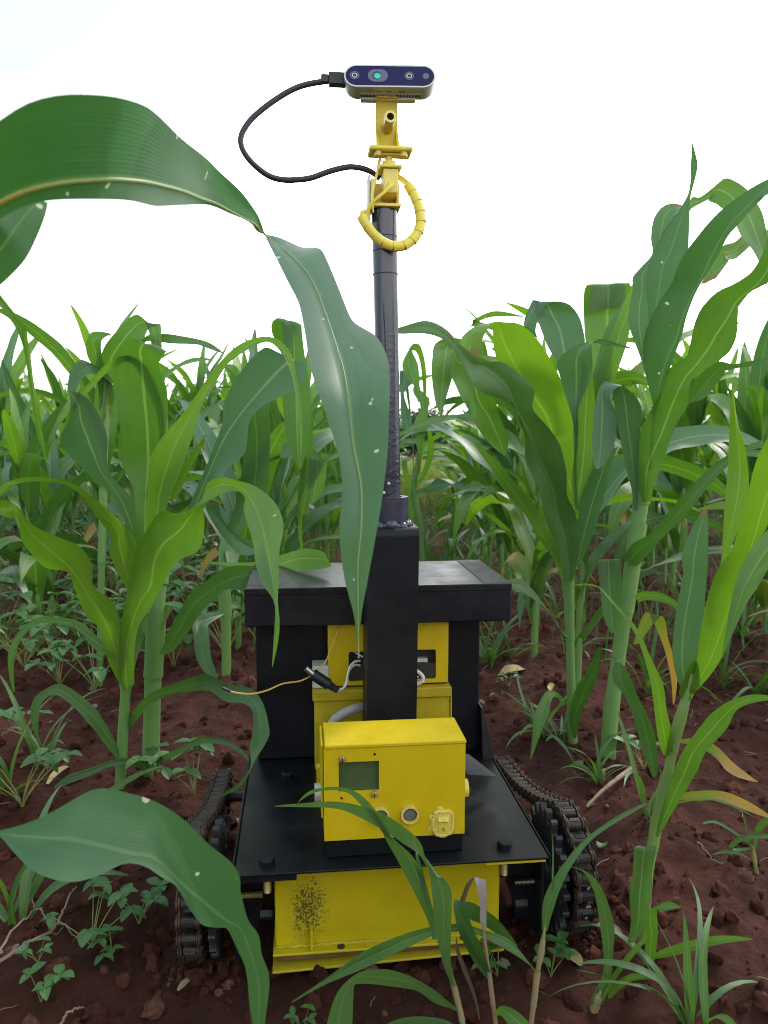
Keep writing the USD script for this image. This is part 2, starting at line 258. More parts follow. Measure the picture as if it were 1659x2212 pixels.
GV = np.stack([GX, GY, GZ], -1).reshape(-1, 3); nx_, ny_ = len(gx), len(gy)
ii = (np.arange(ny_ - 1)[:, None] * nx_ + np.arange(nx_ - 1)[None]).ravel()
GF = np.vstack([np.stack([ii, ii + 1, ii + nx_ + 1], 1), np.stack([ii, ii + nx_ + 1, ii + nx_], 1)])
tag(obj('ground', (GV, GF), 'soil', smooth=True), 'dark reddish brown tilled field soil under the robot and maize', kind='structure')
def gz(x, y): return float(soil_h(x, y))

def instancer(name, protos, P, S, R, idx, label, cat):
    pi = UsdGeom.PointInstancer.Define(stage, pth(None, name)); base = str(pi.GetPath()); rel = []
    for k, (nm, mesh, mat, sm) in enumerate(protos):
        rel.append(usdkit.mesh(stage, f'{base}/{nm}', mesh, '/World/Looks/' + mat, smooth=sm).GetPath())
    pi.CreatePrototypesRel().SetTargets(rel); pi.CreateProtoIndicesAttr(Vt.IntArray.FromNumpy(np.asarray(idx, np.int32)))
    pi.CreatePositionsAttr(Vt.Vec3fArray.FromNumpy(np.asarray(P, np.float32)))
    S = np.asarray(S, np.float32); pi.CreateScalesAttr(Vt.Vec3fArray.FromNumpy(S if S.ndim == 2 else np.repeat(S[:, None], 3, 1)))
    q = []
    for (ax, ay, az) in R:
        r = Gf.Rotation(Gf.Vec3d(1, 0, 0), ax) * Gf.Rotation(Gf.Vec3d(0, 1, 0), ay) * Gf.Rotation(Gf.Vec3d(0, 0, 1), az); g = r.GetQuat(); q.append(Gf.Quath(g.GetReal(), *g.GetImaginary()))
    pi.CreateOrientationsAttr(Vt.QuathArray(q)); return tag(pi.GetPrim(), label, cat, kind='stuff')
def rock(seed):
    m = trimesh.creation.icosphere(2, 1.0); n = meshkit.fbm(m.vertices * 1.9 + seed * 9, 4, seed); m.vertices *= (.25 + 1.5 * n)[:, None]; m.vertices *= [1, .85, .65]; return m
K = 15000; cxx = RNG.uniform(-1.0, 1.1, K); cyy = .5 + RNG.random(K) ** 1.5 * 2.1; cz = soil_h(cxx, cyy)
cs = .0012 + .0105 * RNG.random(K) ** 8
inside = (np.abs(cxx + .03) < .17) & (cyy > .66) & (cyy < 1.02); cs[inside] *= .5
for k in range(520):
    u, w = RNG.random(2); t = RNG.choice([0, 1, 2]); c0 = ((.158, .06), (-.1925, .06), (-.02, .0))[t]; xl = c0[0] + RNG.normal(0, .022 if t < 2 else .07); yl = (-.02 + u * .10 if w < .75 else u * .30) if t < 2 else .0 + u * .06
    wx = .0229 + xl * .9943 - yl * .1063; wy = .658 + xl * .1063 + yl * .9943; cxx[k], cyy[k], cz[k], cs[k] = wx, wy, float(soil_h(wx, wy)), .002 + .007 * RNG.random() ** 3
instancer('soil_clods', [(n, rock(k), 'clod', True) for k, n in enumerate(('crumb', 'crumb_b', 'crumb_c'))], np.stack([cxx, cyy, cz + cs * .12], 1), cs, RNG.uniform(0, 360, (K, 3)), RNG.integers(0, 3, K), 'small red brown soil crumbs and clods scattered over the field', 'soil')

# ------------------------------------------------------------------ the robot (its own frame: x right, y away, z up)
YAW = 6.1
r0 = thing('field_robot', 'small black and yellow tracked robot with tall mast and sensor head', 'robot', (.0229, .658, 0), YAW)
part = lambda n, m, mat, p=r0, smooth=35: obj(n, m, mat, p, smooth)
# belly box
PZ = .107
part('belly_box', cbox(-.1205, .0842, .004, .20, .022, PZ - .0045, .001), 'yellow_flaked')
part('bottom_flange', cbox(-.1225, .0855, -.006, .19, .0215, .0238, .0006), 'yellow_body')
fl = cbox(-.123, .0862, -.008, .19, .0088, .0112, .0006); fl.vertices[:, 2] += np.where(fl.vertices[:, 0] < 0, -.002, .004); part('bottom_flange', fl, 'yellow_dirty')
part('flange_gap_strip', cbox(-.119, .083, .001, .19, .0125, .0212, .0005), 'rust_dirt')
part('weld_tab', cbox(-.0895, -.0868, -.0045, .0038, .024, .0425, .0004), 'yellow_body')
part('weld_bead', tube(np.stack([np.linspace(-.119, .083, 120), np.full(120, .0034), .0243 + 0 * np.arange(120)], 1) + RNG.normal(0, .0003, (120, 3)), .0011 + .0005 * RNG.random(120), 7), 'yellow_dirty')
for sx in (-.062, -.01, .05): part('flange_hole', cyl((sx, -.001, .0236), (0, 0, 1), .0036, .0006, 16), 'interior_dark')
# chassis plate
part('chassis_plate', cbox(-.154, .123, -.018, .30, PZ - .0022, PZ, .0005), 'black_plate')
part('front_lip', cbox(-.1525, -.1005, -.0165, .012, PZ - .0085, PZ - .0027, .0008), 'black_plate')
part('side_rail', cbox(-.1565, -.1545, -.016, .29, PZ - .012, PZ + .003, .0005), 'black_plate')
part('side_rail', cbox(.1235, .1250, -.016, .29, PZ - .010, PZ + .0012, .0004), 'black_plate')
part('bracket_edge', cbox(.066, .1205, -.0172, -.006, PZ - .0048, PZ - .0026, .0003), 'yellow_body')
def bracket(x0, x1, flip):
    poly = Polygon([(x0, PZ - .003), (x1, PZ - .003), (x1, .018), ((x0 + x1) / 2, .020), (x0 + (x1 - x0) * .25, .055)])
    m = trimesh.creation.extrude_polygon(poly, .003, engine='earcut'); v = m.vertices.copy(); m.vertices = np.stack([v[:, 0], .028 + v[:, 2], v[:, 1]], 1); return m
part('shaft_bracket', bracket(.090, .1255, 0), 'black_paint'); part('shaft_bracket', bracket(-.124, -.1545, 1), 'black_paint')
part('shaft_bracket_side', cbox(.1222, .1257, .0005, .16, .012, PZ - .0105, .0005), 'black_paint'); part('shaft_bracket_side', cbox(-.1562, -.1530, .0005, .16, .012, PZ - .0125, .0005), 'black_paint')
def bolted(c, axis, r, h, th, hm='black_paint', tm='brass'):
    a, b = bolt(c, axis, r, h, th); p = part('bolt', a, hm)
    if b is not None: obj('thread', b, tm, p)
bolted((.088, .003, PZ), (0, 0, 1), .0072, .0062, .026)
bolted((-.1265, -.0015, PZ), (0, 0, 1), .0070, .0055, .026)
bolted((.123, .022, .060), (1, 0, 0), .006, .004, .020, tm='steel'); bolted((-.154, .022, .064), (-1, 0, 0), .006, .004, .022)
bolted((.118, .03, .034), (-1, 0, 0), .0055, .012, 0, hm='dark_steel'); bolted((-.135, .03, .040), (1, 0, 0), .0055, .012, 0, hm='dark_steel')
w = part('washer', ring((-.1115, .165, PZ), (0, 0, 1), .0115, .003, .0014), 'black_plate')
bolted((-.1115, .165, PZ + .0014), (0, 0, 1), .0065, .006, 0)
# rear housing and lid
part('rear_housing', cbox(-.146, .1125, .215, .325, PZ + .0005, .285, .0015), 'black_paint')
lid = part('housing_lid', cbox(-.155, .1385, .175, .335, .2735, .3155, .0018), 'black_sheet')
obj('lid_seam', cbox(.1085, .1385, .178, .333, .3157, .3163, .0002), 'black_paint', lid)
obj('tape_strip', cbox(-.1552, .1387, .1743, .1785, .3085, .3162, .0008), 'black_sheet', lid)
fin = trimesh.PointCloud([(.112, .19, PZ), (.126, .19, PZ), (.1135, .20, .165), (.112, .20, .165), (.112, .31, PZ), (.126, .31, PZ), (.1135, .31, .165), (.112, .31, .165)]).convex_hull
part('side_fin', fin, 'black_sheet')
# post
pc = sbox(-.0265, .118, .0255, .1705)
post = trimesh.creation.extrude_polygon(Polygon([(.118, PZ), (.1705, PZ), (.1705, .3865), (.1268, .3865), (.1225, .3852), (.1193, .3820), (.118, .3778)]), .052, engine='earcut')
v = post.vertices.copy(); post.vertices = np.stack([v[:, 2] - .0282 + (v[:, 1] - .2) * .010, v[:, 0], v[:, 1]], 1)
post.fix_normals(); part('support_post', post, 'black_paint', smooth=50)
# mast
mb = np.array([-.001, .148, .386]); mt = np.array([-.0068, .150, .7055]); ax = (mt - mb)
zz = np.linspace(0, 1, 60); rr = .0127 - .0012 * (1 - zz) + .0000 * zz
mt_ = part('mast_tube', tube([mb + ax * s for s in zz], rr, 36), 'black_mast')
zq = np.linspace(.05, .62, 220); th2 = np.linspace(0, 2 * np.pi, 49)[:-1]
cv = np.array([[mb + ax * q + (.01275 - .0012 * (1 - q) + .0006 * max(0, meshkit.fbm(np.array([math.cos(t) * 4, math.sin(t) * 4, q * 110]), 3, 2) - .45 - .18 * q)) * np.array([math.cos(t), math.sin(t), 0]) for t in th2] for q in zq]).reshape(-1, 3)
ii2 = (np.arange(219)[:, None] * 48 + np.arange(48)[None]).ravel(); jj2 = (np.arange(219)[:, None] * 48 + (np.arange(48)[None] + 1) % 48).ravel()
obj('crinkled_coat', (cv, np.vstack([np.stack([ii2, jj2, jj2 + 48], 1), np.stack([ii2, jj2 + 48, ii2 + 48], 1)])), 'black_mast', mt_, True)
for s in (.80, .872, .915): part('tape_edge', tube([mb + ax * s, mb + ax * (s + .0035)], .01285, 36), 'black_rubber')
part('mast_socket', cat_(ring((.0005, .148, .3865), (0, 0, 1), .0178, .0118, .0300, 40)), 'black_mast')
part('weld_bead', cat_(*[trimesh.creation.icosphere(2, .0045 + .0018 * math.sin(k * 3.7)).apply_transform(trimesh.transformations.translation_matrix((.0005 + .0185 * math.cos(k * .33), .148 + .0185 * math.sin(k * .33), .3872 + .001 * math.sin(k * 1.9)))) for k in range(19)]), 'black_mast')
for q, (px, pz_) in enumerate(((-.0035, .431), (-.0085, .4215))): part('paint_chip', trimesh.creation.icosphere(1, .0016).apply_transform(trimesh.transformations.scale_matrix(.35, direction=(0, 1, 0))).apply_translation((px, .1365, pz_)), 'pale_plastic')
# lower battery box with flange, pale case and upper yellow box
bb = part('battery_box', cbox(-.0812, .0712, .181, .213, PZ + .0005, .187, .0012), 'yellow_dirty')
obj('flange', cbox(-.0832, .0727, .1788, .2132, .1872, .1985, .0010), 'yellow_dirty', bb)
obj('side_strip', cbox(.0716, .0732, .180, .213, PZ + .001, .1868, .0004), 'yellow_body', bb)
part('pale_case', cbox(-.0828, -.0648, .188, .213, .199, .2245, .001), 'pale_plastic'); part('inner_tray', cbox(-.079, .070, .1905, .2135, .1992, .2232, .0005), 'interior_dark')
ub = np.array
outer = sbox(-.0655, .2010, .0702, .2730); slot = sbox(-.0425, .2055, .0562, .2395).buffer(-.0025).buffer(.0025)
um = trimesh.creation.extrude_polygon(outer.buffer(-.001).buffer(.001).difference(slot), .003, engine='earcut'); v = um.vertices.copy(); um.vertices = np.stack([v[:, 0], .189 - v[:, 2] + .003, v[:, 1]], 1); um.fix_normals()
up = part('computer_box', um, 'yellow_paint'); obj('slot_backing', cbox(-.062, .067, .203, .214, .2022, .272, .0005), 'interior_dark', up)
obj('box_floor', cbox(-.0645, .0695, .1925, .214, .1995, .2015, .0004), 'yellow_paint', up)
so = sbox(.0285, .2105, .0475, .2275).difference(sbox(.031, .213, .045, .2235)); sm = trimesh.creation.extrude_polygon(so, .008, engine='earcut'); v = sm.vertices.copy(); sm.vertices = np.stack([v[:, 0], .2025 - v[:, 2], v[:, 1]], 1); sm.fix_normals()
obj('network_socket', sm, 'pale_plastic', up); obj('circuit_board', cbox(-.038, .054, .1945, .1965, .2035, .2050, .0003), 'green_wire', up)
_R = np.array([[math.cos(math.radians(YAW)), -math.sin(math.radians(YAW)), 0], [math.sin(math.radians(YAW)), math.cos(math.radians(YAW)), 0], [0, 0, 1]])
def robot_at(px, py, ry):
    r = _R.T @ (np.array([(px - CX) / FPX, 0, 0]) + _dn * (py - CY) / FPX + _fw); c = _R.T @ (np.array([0, 0, EYE]) - np.array([.0229, .658, 0]))
    return c + r * (ry - c[1]) / r[1]
def wire(name, pts, r, mat, n=40, parent=r0, sides=10):
    return obj(name, tube(spline([robot_at(*p) for p in pts], n), r, sides), mat, parent)
z2 = lambda x, y, ry: (513 - 19.5 + (x) * .2604, 1188 + y * .2604, ry)     # the close crop of the wiring
wire('orange_wire', [z2(940, 630, .186), z2(905, 670, .182), z2(860, 790, .176), z2(820, 900, .172), z2(745, 990, .168), z2(690, 1040, .160), z2(600, 1085, .152), z2(450, 1110, .140), z2(320, 1165, .125), z2(220, 1190, .115), z2(100, 1190, .105), z2(10, 1170, .10)], .00085, 'orange_wire', 60)
wire('wire_end', [z2(12, 1170, .0998), z2(0, 1166, .099), z2(-50, 1145, .097)], .0014, 'black_rubber', 8)
plug = wire('power_plug', [z2(700, 1030, .155), z2(760, 1070, .155), z2(830, 1115, .155)], .0060, 'black_plastic', 10, sides=14)
obj('plug_tip', tube([robot_at(*z2(640, 982, .155)), robot_at(*z2(705, 1030, .155))], .0034, 14), 'steel', plug)
obj('strain_relief', tube([robot_at(*z2(825 + 80 * t, 1110 + 55 * t, .155)) for t in np.linspace(0, 1, 18)], [(.0050 - .0015 * t / 17) * (1 if t % 2 else .82) for t in range(18)], 14), 'black_rubber', plug)
wire('white_wire', [z2(890, 1155, .155), z2(935, 1155, .157), z2(975, 1120, .160), z2(988, 1040, .165), z2(1005, 975, .170), z2(1045, 930, .176), z2(1090, 922, .180)], .00125, 'white_wire')
wire('white_wire', [z2(892, 1160, .1565), z2(950, 1150, .159), z2(980, 1090, .163), z2(998, 1010, .168), z2(1030, 965, .173), z2(1090, 958, .180)], .00125, 'white_wire')
wire('white_wire', [z2(1040, 845, .196), z2(1080, 865, .194), z2(1130, 900, .192)], .001, 'white_wire', 12)
wire('white_cable', [z2(1440, 1040, .187), z2(1490, 1012, .183), z2(1560, 1005, .180), z2(1612, 1050, .178), z2(1600, 1095, .178), z2(1540, 1112, .180), z2(1440, 1100, .186)], .0022, 'white_wire', 40)
wire('white_wire', [z2(1480, 1058, .184), z2(1560, 1055, .190), z2(1640, 1035, .198)], .001, 'white_wire', 14)
wire('green_wire', [z2(1640, 920, .199), z2(1610, 990, .197), z2(1560, 1040, .194), z2(1480, 1058, .190)], .0009, 'green_wire', 20)
wire('conduit', [z2(860, 1435, .170), z2(930, 1370, .166), z2(1020, 1325, .164), z2(1110, 1305, .170)], .0052, 'clear_hose', 26, sides=14)
# control box
ZB, ZT = .1237, .2115
part('box_riser', cbox(-.0745, .0490, .0012, .054, PZ + .0004, ZB - .0002, .0008), 'black_plate')
holes = unary_union([sbox(-.0630, .1685, -.0275, .1955), Point(-.0265, .1455).buffer(.0083), Point(-.0000, .1455).buffer(.0083), Point(-.0312, .2015).buffer(.0013), Point(-.0605, .1625).buffer(.0013)])
fp = trimesh.creation.extrude_polygon(sbox(-.0760, ZB, .0500, ZT - .0036).difference(holes), .0018, engine='earcut'); v = fp.vertices.copy(); fp.vertices = np.stack([v[:, 0], .0018 - v[:, 2], v[:, 1]], 1); fp.fix_normals()
cb = part('control_box', fp, 'yellow_paint', smooth=False)
obj('box_body', cat_(cbox(-.0760, -.0744, .0019, .054, ZB, ZT - .0036, .0003), cbox(.0484, .0500, .0019, .054, ZB, ZT - .0036, .0003), cbox(-.0743, .0483, .052, .054, ZB, ZT - .0036, .0003), cbox(-.0743, .0483, .0019, .0519, ZB, ZB + .0016, .0003)), 'yellow_paint', cb)
obj('lid', cbox(-.0752, .0506, -.0008, .0545, ZT - .0034, ZT, .0007), 'yellow_paint', cb)
obj('lid_flap', cbox(-.0785, -.0764, .006, .053, .142, ZT - .002, .0006), 'yellow_paint', cb)
obj('display', cbox(-.0640, -.0265, .0030, .0050, .1675, .1965, .0003), 'lcd_glass', cb)
obj('inner_back', cbox(-.074, .048, .010, .0112, ZB + .002, ZT - .004, .0002), 'interior_dark', cb)
for (sx, sz) in ((-.0597, .1990), (-.0315, .1655)):
    s_ = obj('screw', tube([(sx, .0002, sz), (sx, -.0012, sz), (sx, -.0024, sz), (sx, -.0029, sz)], [.0033, .0033, .0026, .0012], 20), 'brass', cb)
    obj('slot', cbox(sx - .0004, sx + .0004, -.0031, -.0027, sz - .0022, sz + .0022, .0001), 'dark_steel', s_)
for sx in (-.0265, .0):
    e = obj('ultrasonic_eye', ring((sx, .006, .1455), (0, -1, 0), .0081, .0064, .0102, 36), 'yellow_pale', cb)
    d = trimesh.creation.icosphere(2, .0064); d.vertices *= [1, .28, 1]; d.apply_translation((sx, -.0012, .1455)); obj('mesh_dome', d, 'mesh_gray', e)
sw = obj('rocker_switch', cbox(.0225, .0375, -.0022, .004, .1252, .1445, .0008), 'yellow_pale', cb)
obj('rocker_top', trimesh.PointCloud([(.0253, -.0024, .1420), (.0347, -.0024, .1420), (.0253, -.0052, .1385), (.0347, -.0052, .1385), (.0253, -.0024, .1365), (.0347, -.0024, .1365)]).convex_hull, 'yellow_wrap', sw)
obj('rocker_bottom', cbox(.0253, .0347, -.0030, -.0021, .1280, .1362, .0003), 'yellow_wrap', sw)
obj('off_mark', ring((.0300, -.0030, .1305), (0, -1, 0), .0013, .0009, .0003, 20), 'interior_dark', sw); obj('on_mark', cbox(.0298, .0302, -.0046, -.0042, .1388, .1402, .0001), 'interior_dark', sw)
def blob(c, r, seed, sub=2):
    m = trimesh.creation.icosphere(sub, 1); n = meshkit.fbm(m.vertices * 1.8 + seed * 5, 2, seed); m.vertices *= (.6 + .8 * n)[:, None] * np.array(r); m.apply_translation(c); return m
th_ = np.linspace(0, 2 * np.pi, 90); rj = 1 + .10 * (meshkit.noise(np.stack([np.cos(th_) * 3, np.sin(th_) * 3, 0 * th_], 1), 3) - .5)
obj('sealant', cat_(tube(np.stack([.030 + .0088 * rj * np.sign(np.cos(th_)) * np.abs(np.cos(th_)) ** .6, -.0010 + 0 * th_, .1350 + .0112 * rj * np.sign(np.sin(th_)) * np.abs(np.sin(th_)) ** .6], 1), .0012 + .0011 * meshkit.noise(np.stack([np.cos(th_) * 5, np.sin(th_) * 5, 0 * th_], 1), 4), 9), blob((.0275, -.0002, .1482), (.0028, .0012, .0026), 40), blob((.0200, 0, .1405), (.0028, .0010, .0032), 41), blob((.0195, 0, .130), (.0022, .0009, .0036), 43)), 'yellow_pale', sw)
obj('side_knob', cyl((.0506, .022, .1560), (1, 0, 0), .0080, .0065, 28), 'yellow_pale', cb)
obj('side_sensor', cyl((-.0764, .030, .1545), (-1, 0, 0), .0085, .0075, 28), 'aluminium', cb)
part('side_latch', cbox(-.0815, -.0770, .054, .062, .140, .168, .0005), 'yellow_body')
part('dark_scrap', trimesh.PointCloud([(.055, .08, PZ + .052), (.060, .082, PZ + .055), (.105, .10, PZ + .022), (.10, .105, PZ + .02), (.075, .10, PZ + .047), (.07, .078, PZ + .035)]).convex_hull, 'black_rubber')
# sensor head: bracket, servo, camera
hz = .7055
SV = lambda *a: cbox(*a)
so_ = part('servo_bracket', cat_(cbox(-.0215, .0082, .134, .168, hz, hz + .0028, .0003), cbox(-.0215, -.0185, .136, .166, hz + .0029, hz + .026, .0003), cbox(.0058, .0082, .150, .166, hz + .0029, hz + .026, .0003), cbox(-.0184, .0057, .163, .166, hz + .0029, hz + .030, .0003)), 'yellow_pale')
part('side_board', cbox(-.0238, -.0219, .138, .160, hz - .012, hz + .030, .0003), 'pale_plastic')
sv = part('servo', cbox(-.0090, .0055, .1345, .1615, hz + .0130, hz + .0360, .0008), 'yellow_pale')
obj('mount_ear', cbox(-.0125, .0090, .1320, .164, hz + .0363, hz + .0392, .0008), 'yellow_wrap', sv)
obj('gear_cap', cyl((-.0022, .150, hz + .0393), (0, 0, 1), .0066, .0075, 24), 'yellow_wrap', sv)
obj('output_shaft', cyl((-.0022, .150, hz + .0469), (0, 0, 1), .0036, .0050, 20), 'yellow_pale', sv)
obj('screw', cyl((-.001, .138, hz + .0361), (0, 0, -1), .0026, .0016, 12), 'steel', sv)
tp = part('tilt_plate', cbox(-.0225, .0205, .1370, .1640, hz + .0545, hz + .0585, .0012), 'yellow_wrap')
obj('servo_horn', cbox(-.0175, .0165, .1440, .1540, hz + .0520, hz + .0543, .0008), 'yellow_pale', tp)
for sx in (-.0135, .0120):
    a, _ = bolt((sx, .1425, hz + .0543), (0, 0, -1), .0034, .0042); obj('bolt', a, 'yellow_pale', tp)
SB = part('stand_bracket', cat_(cbox(-.0140, .0080, .1605, .1630, hz + .0586, hz + .1115, .0005), cbox(-.0140, .0080, .1530, .1604, hz + .1095, hz + .1114, .0004)), 'yellow_paint')
for sx in (-.0140, .0057):
    g = trimesh.PointCloud([(sx, .1604, hz + .0586), (sx + .0023, .1604, hz + .0586), (sx, .1440, hz + .0586), (sx + .0023, .1440, hz + .0586), (sx, .1604, hz + .0800), (sx + .0023, .1604, hz + .0800)]).convex_hull; obj('gusset', g, 'yellow_paint', SB)
nut = obj('knurled_nut', ring((-.0025, .1600, hz + .0830), (.03, -1, .12), .0057, .0036, .019, 30), 'brass', SB); obj('nut_rim', ring((-.0020, .1410, hz + .0853), (.03, -1, .12), .0060, .0036, .0035, 36), 'brass', SB)
# the depth camera, tilted up a little
def stadium(hx, hzz, n=20):
    c = [(hx - hzz) + 0j]; t = np.linspace(-np.pi / 2, np.pi / 2, n); r = [(hx - hzz + hzz * math.cos(a), hzz * math.sin(a)) for a in t]; return Polygon(r + [(-x, -z) for x, z in r])
TILT = math.radians(7); SC = np.array([-.0012, .1405, hz + .1245]); PAN = math.radians(-4.6)
def head(m):
    v = m.vertices.copy(); x, y, z = v[:, 0], v[:, 1] - .0125, v[:, 2] * .88; c, q = math.cos(TILT), math.sin(TILT); y, z = y * c + z * q + .0125, z * c - y * q - .0125 * q
    c, q = math.cos(PAN), math.sin(PAN); y = y - .0125; m.vertices = np.stack([x * c - y * q, x * q + y * c + .0125, z], 1) + SC; return m
def ext(poly, y0, y1):
    m = trimesh.creation.extrude_polygon(poly, y1 - y0, engine='earcut'); v = m.vertices.copy(); m.vertices = np.stack([v[:, 0], y0 + v[:, 2], v[:, 1]], 1); m.fix_normals(); return m
def loft_st(levels):
    pts = [np.array([(x, y, z) for x, z in np.array(stadium(hx, h).exterior.coords)[:-1]]) for (y, hx, h) in levels]
    n = len(pts[0]); v = np.vstack(pts); f = []
    for k in range(len(pts) - 1):
        for j in range(n): a, b = k * n + j, k * n + (j + 1) % n; f += [(a, b, b + n), (a, b + n, a + n)]
    for k, o in ((0, 1), (len(pts) - 1, 0)):
        for j in range(1, n - 1): f.append((k * n, k * n + j + (1 - o), k * n + j + o) if not o else (k * n, k * n + j + 1, k * n + j))
    m = trimesh.Trimesh(v, f, process=False); m.fix_normals(); return m
dc = part('depth_camera', head(loft_st([(.0010, .0435, .0112), (.0003, .0446, .0123), (.0012, .0450, .0127), (.004, .0450, .0127), (.018, .0450, .0127), (.0235, .0435, .0115), (.025, .0405, .0085)])), 'aluminium', smooth=40)
obj('front_rim', head(ext(stadium(.0447, .0124).difference(stadium(.0433, .0109)), -.0004, .0012)), 'pale_plastic', dc)
obj('front_glass', head(ext(stadium(.0432, .0108), -.0006, .0020)), 'front_glass', dc)
for lx, kind in ((-.0345, 'g'), (-.0118, 'p'), (.0190, 'g'), (.0352, 's')):
    if kind == 'g':
        q = obj('lens', head(ring((lx, -.0006, 0), (0, -1, 0), .0046, .0036, .0003, 30)), 'lens_ring', dc); obj('inner_ring', head(ring((lx, -.00065, 0), (0, -1, 0), .0027, .0019, .0003, 24)), 'pale_plastic', q); obj('pupil', head(cyl((lx, -.0006, 0), (0, -1, 0), .0018, .0002, 20)), 'lens_dark', q)
    elif kind == 'p':
        q = obj('projector_window', head(ext(stadium(.0098, .0070), -.0009, -.0004).apply_translation((lx, 0, 0))), 'lens_ring', dc); obj('projector_ring', head(ring((lx - .001, -.0010, 0), (0, -1, 0), .0042, .0034, .0002, 28)), 'lens_dark', q); obj('pupil', head(cyl((lx - .0005, -.0010, -.0006), (0, -1, 0), .0032, .0003, 24)), 'lens_teal', q)
    else: q = obj('lens', head(cyl((lx, -.0006, 0), (0, -1, 0), .0032, .0002, 26)), 'lens_ring', dc)
obj('vent_ridge', head(cbox(-.0300, .0325, .0108, .0118, -.0134, -.0125, .0002)), 'aluminium', dc)
for k in range(8):
    for s in (-1, 1): obj('vent_slot', head(cbox(s * (.0072 + k * .0031) + .0009 - .00075, s * (.0072 + k * .0031) + .0009 + .00075, .0132, .0172, -.0131, -.0126, .0001)), 'black_plastic', dc)
obj('tripod_boss', head(cbox(-.0043, .0062, .0130, .0185, -.0136, -.0126, .0003)), 'aluminium', dc); obj('tripod_thread', head(cyl((.001, .0155, -.0136), (0, 0, -1), .0024, .0003, 20)), 'lens_dark', dc)
obj('base_pad', head(cbox(-.0290, .0260, .0165, .0245, -.0156, -.0128, .0008)), 'pale_plastic', dc)
for (lx, lw) in ((-.0105, .003), (-.0005, .006), (.0120, .007)): obj('printed_mark', head(cbox(lx - lw / 2, lx + lw / 2, .0066, .0082, -.01288, -.01265, .00003)), 'mesh_gray', dc)
# usb plug and loop of cable, in the photograph's crop coordinates
k1 = lambda x, y, ry: (487.4 + x * .3255, 108 + y * .3255, ry)
us = part('usb_plug', cat_(cbox(-.0615, -.0448, .1490, .1585, hz + .1185, hz + .1300, .0008), cbox(-.0690, -.0616, .1505, .1570, hz + .1205, hz + .1280, .0006)), 'black_plastic')
wire('sensor_cable', [(robot_pt) for robot_pt in [k1(660, 208, .1538), k1(610, 215, .1538), k1(560, 224, .153), k1(460, 255, .150), k1(330, 330, .145), k1(190, 440, .138), k1(115, 540, .133), k1(100, 610, .131), k1(130, 690, .130), k1(210, 780, .131), k1(310, 845, .133), k1(440, 863, .136), k1(580, 845, .140), k1(690, 805, .144), k1(800, 778, .149), k1(880, 780, .153), k1(960, 805, .157), k1(1020, 850, .162)]], .0027, 'black_rubber', 110, sides=16)
spn = [k1(1120, 835, .152), k1(1160, 850, .150), k1(1215, 900, .146), k1(1265, 990, .142), k1(1293, 1090, .139), k1(1292, 1170, .137), k1(1255, 1245, .135), k1(1190, 1295, .133), k1(1125, 1305, .132), k1(1040, 1275, .131), k1(970, 1210, .131), k1(920, 1140, .132), k1(905, 1095, .134), k1(935, 1070, .138)]
cen = spline([robot_at(*p) for p in spn], 200)
lo, hi = 22, 186; cuts = np.linspace(lo, hi, 13).astype(int)
for a, b in zip(cuts[:-1], cuts[1:]):
    seg = cen[a:b + 1]; n = len(seg); d0, d1 = seg[0], seg[-1]; t = np.linspace(0, 1, n)[:, None]; seg = seg * .35 + (d0 * (1 - t) + d1 * t) * .65
    part('spiral_wrap', tube(seg, np.linspace(.0047, .0053, n), 14), 'yellow_wrap')
for k in range(3):
    off = RNG.normal(0, .0012, 3); part('servo_wire', tube(cen[0:30] + off, .0011, 8), 'yellow_wrap'); part('servo_wire', tube(cen[175:200] + off, .0011, 8), 'yellow_pale')
k4 = lambda x, y, ry: (756 + x * .1139, 324 + y * .1139, ry)
for k in range(3):
    wire('servo_wire', [k4(760 + 30 * k, 620, .1335), k4(740 + 25 * k, 690, .130), k4(640 + 10 * k, 800, .129), k4(520 + 12 * k, 900, .129), k4(420 + 10 * k, 990, .130), k4(330 + 20 * k, 1130, .132), k4(300 + 25 * k, 1240, .134)], .0011, 'yellow_wrap', 36)
for k in range(2): wire('servo_wire', [k4(575 + 18 * k, 120, .152), k4(540 + 20 * k, 250, .148), k4(510 + 16 * k, 430, .142), k4(450 + 18 * k, 640, .135), k4(410 + 20 * k, 850, .131), k4(420 + 12 * k, 1050, .131), k4(440, 1160 + 20 * k, .133)], .0010, 'yellow_pale', 40)
# tracks
def chain_path(R1, c1, R2, c2, n=900):
    d = np.array(c2) - c1; L = np.hypot(*d); phi = math.atan2(d[1], d[0]); a = math.acos((R1 - R2) / L)
    t1, t2 = phi + a, phi - a
    up1 = np.array(c1) + R1 * np.array([math.cos(t1), math.sin(t1)]); up2 = np.array(c2) + R2 * np.array([math.cos(t1), math.sin(t1)])
    b2 = np.array(c2) + R2 * np.array([math.cos(t2), math.sin(t2)]); b1 = np.array(c1) + R1 * np.array([math.cos(t2), math.sin(t2)])
    s = np.linspace(0, 1, 60)[:, None]; top = up1 * (1 - s) + up2 * s; top[:, 1] -= .011 * np.sin(np.pi * s[:, 0]); bot = b2 * (1 - s) + b1 * s
    a2 = np.linspace(t1, t2, 60) ; arc2 = np.array(c2) + R2 * np.stack([np.cos(a2), np.sin(a2)], 1); a1 = np.linspace(t2, t1 - 2 * np.pi, 120); arc1 = np.array(c1) + R1 * np.stack([np.cos(a1), np.sin(a1)], 1)
    p = np.vstack([top, arc2[1:], bot[1:], arc1[1:]]); l = np.r_[0, np.cumsum(np.linalg.norm(np.diff(p, axis=0), axis=1))]; return p, l
PITCHL = .0158
def fig8(w, r): return unary_union([Point(0, 0).buffer(r, 5), Point(PITCHL, 0).buffer(r, 5), sbox(0, -r * .62, PITCHL, r * .62)])
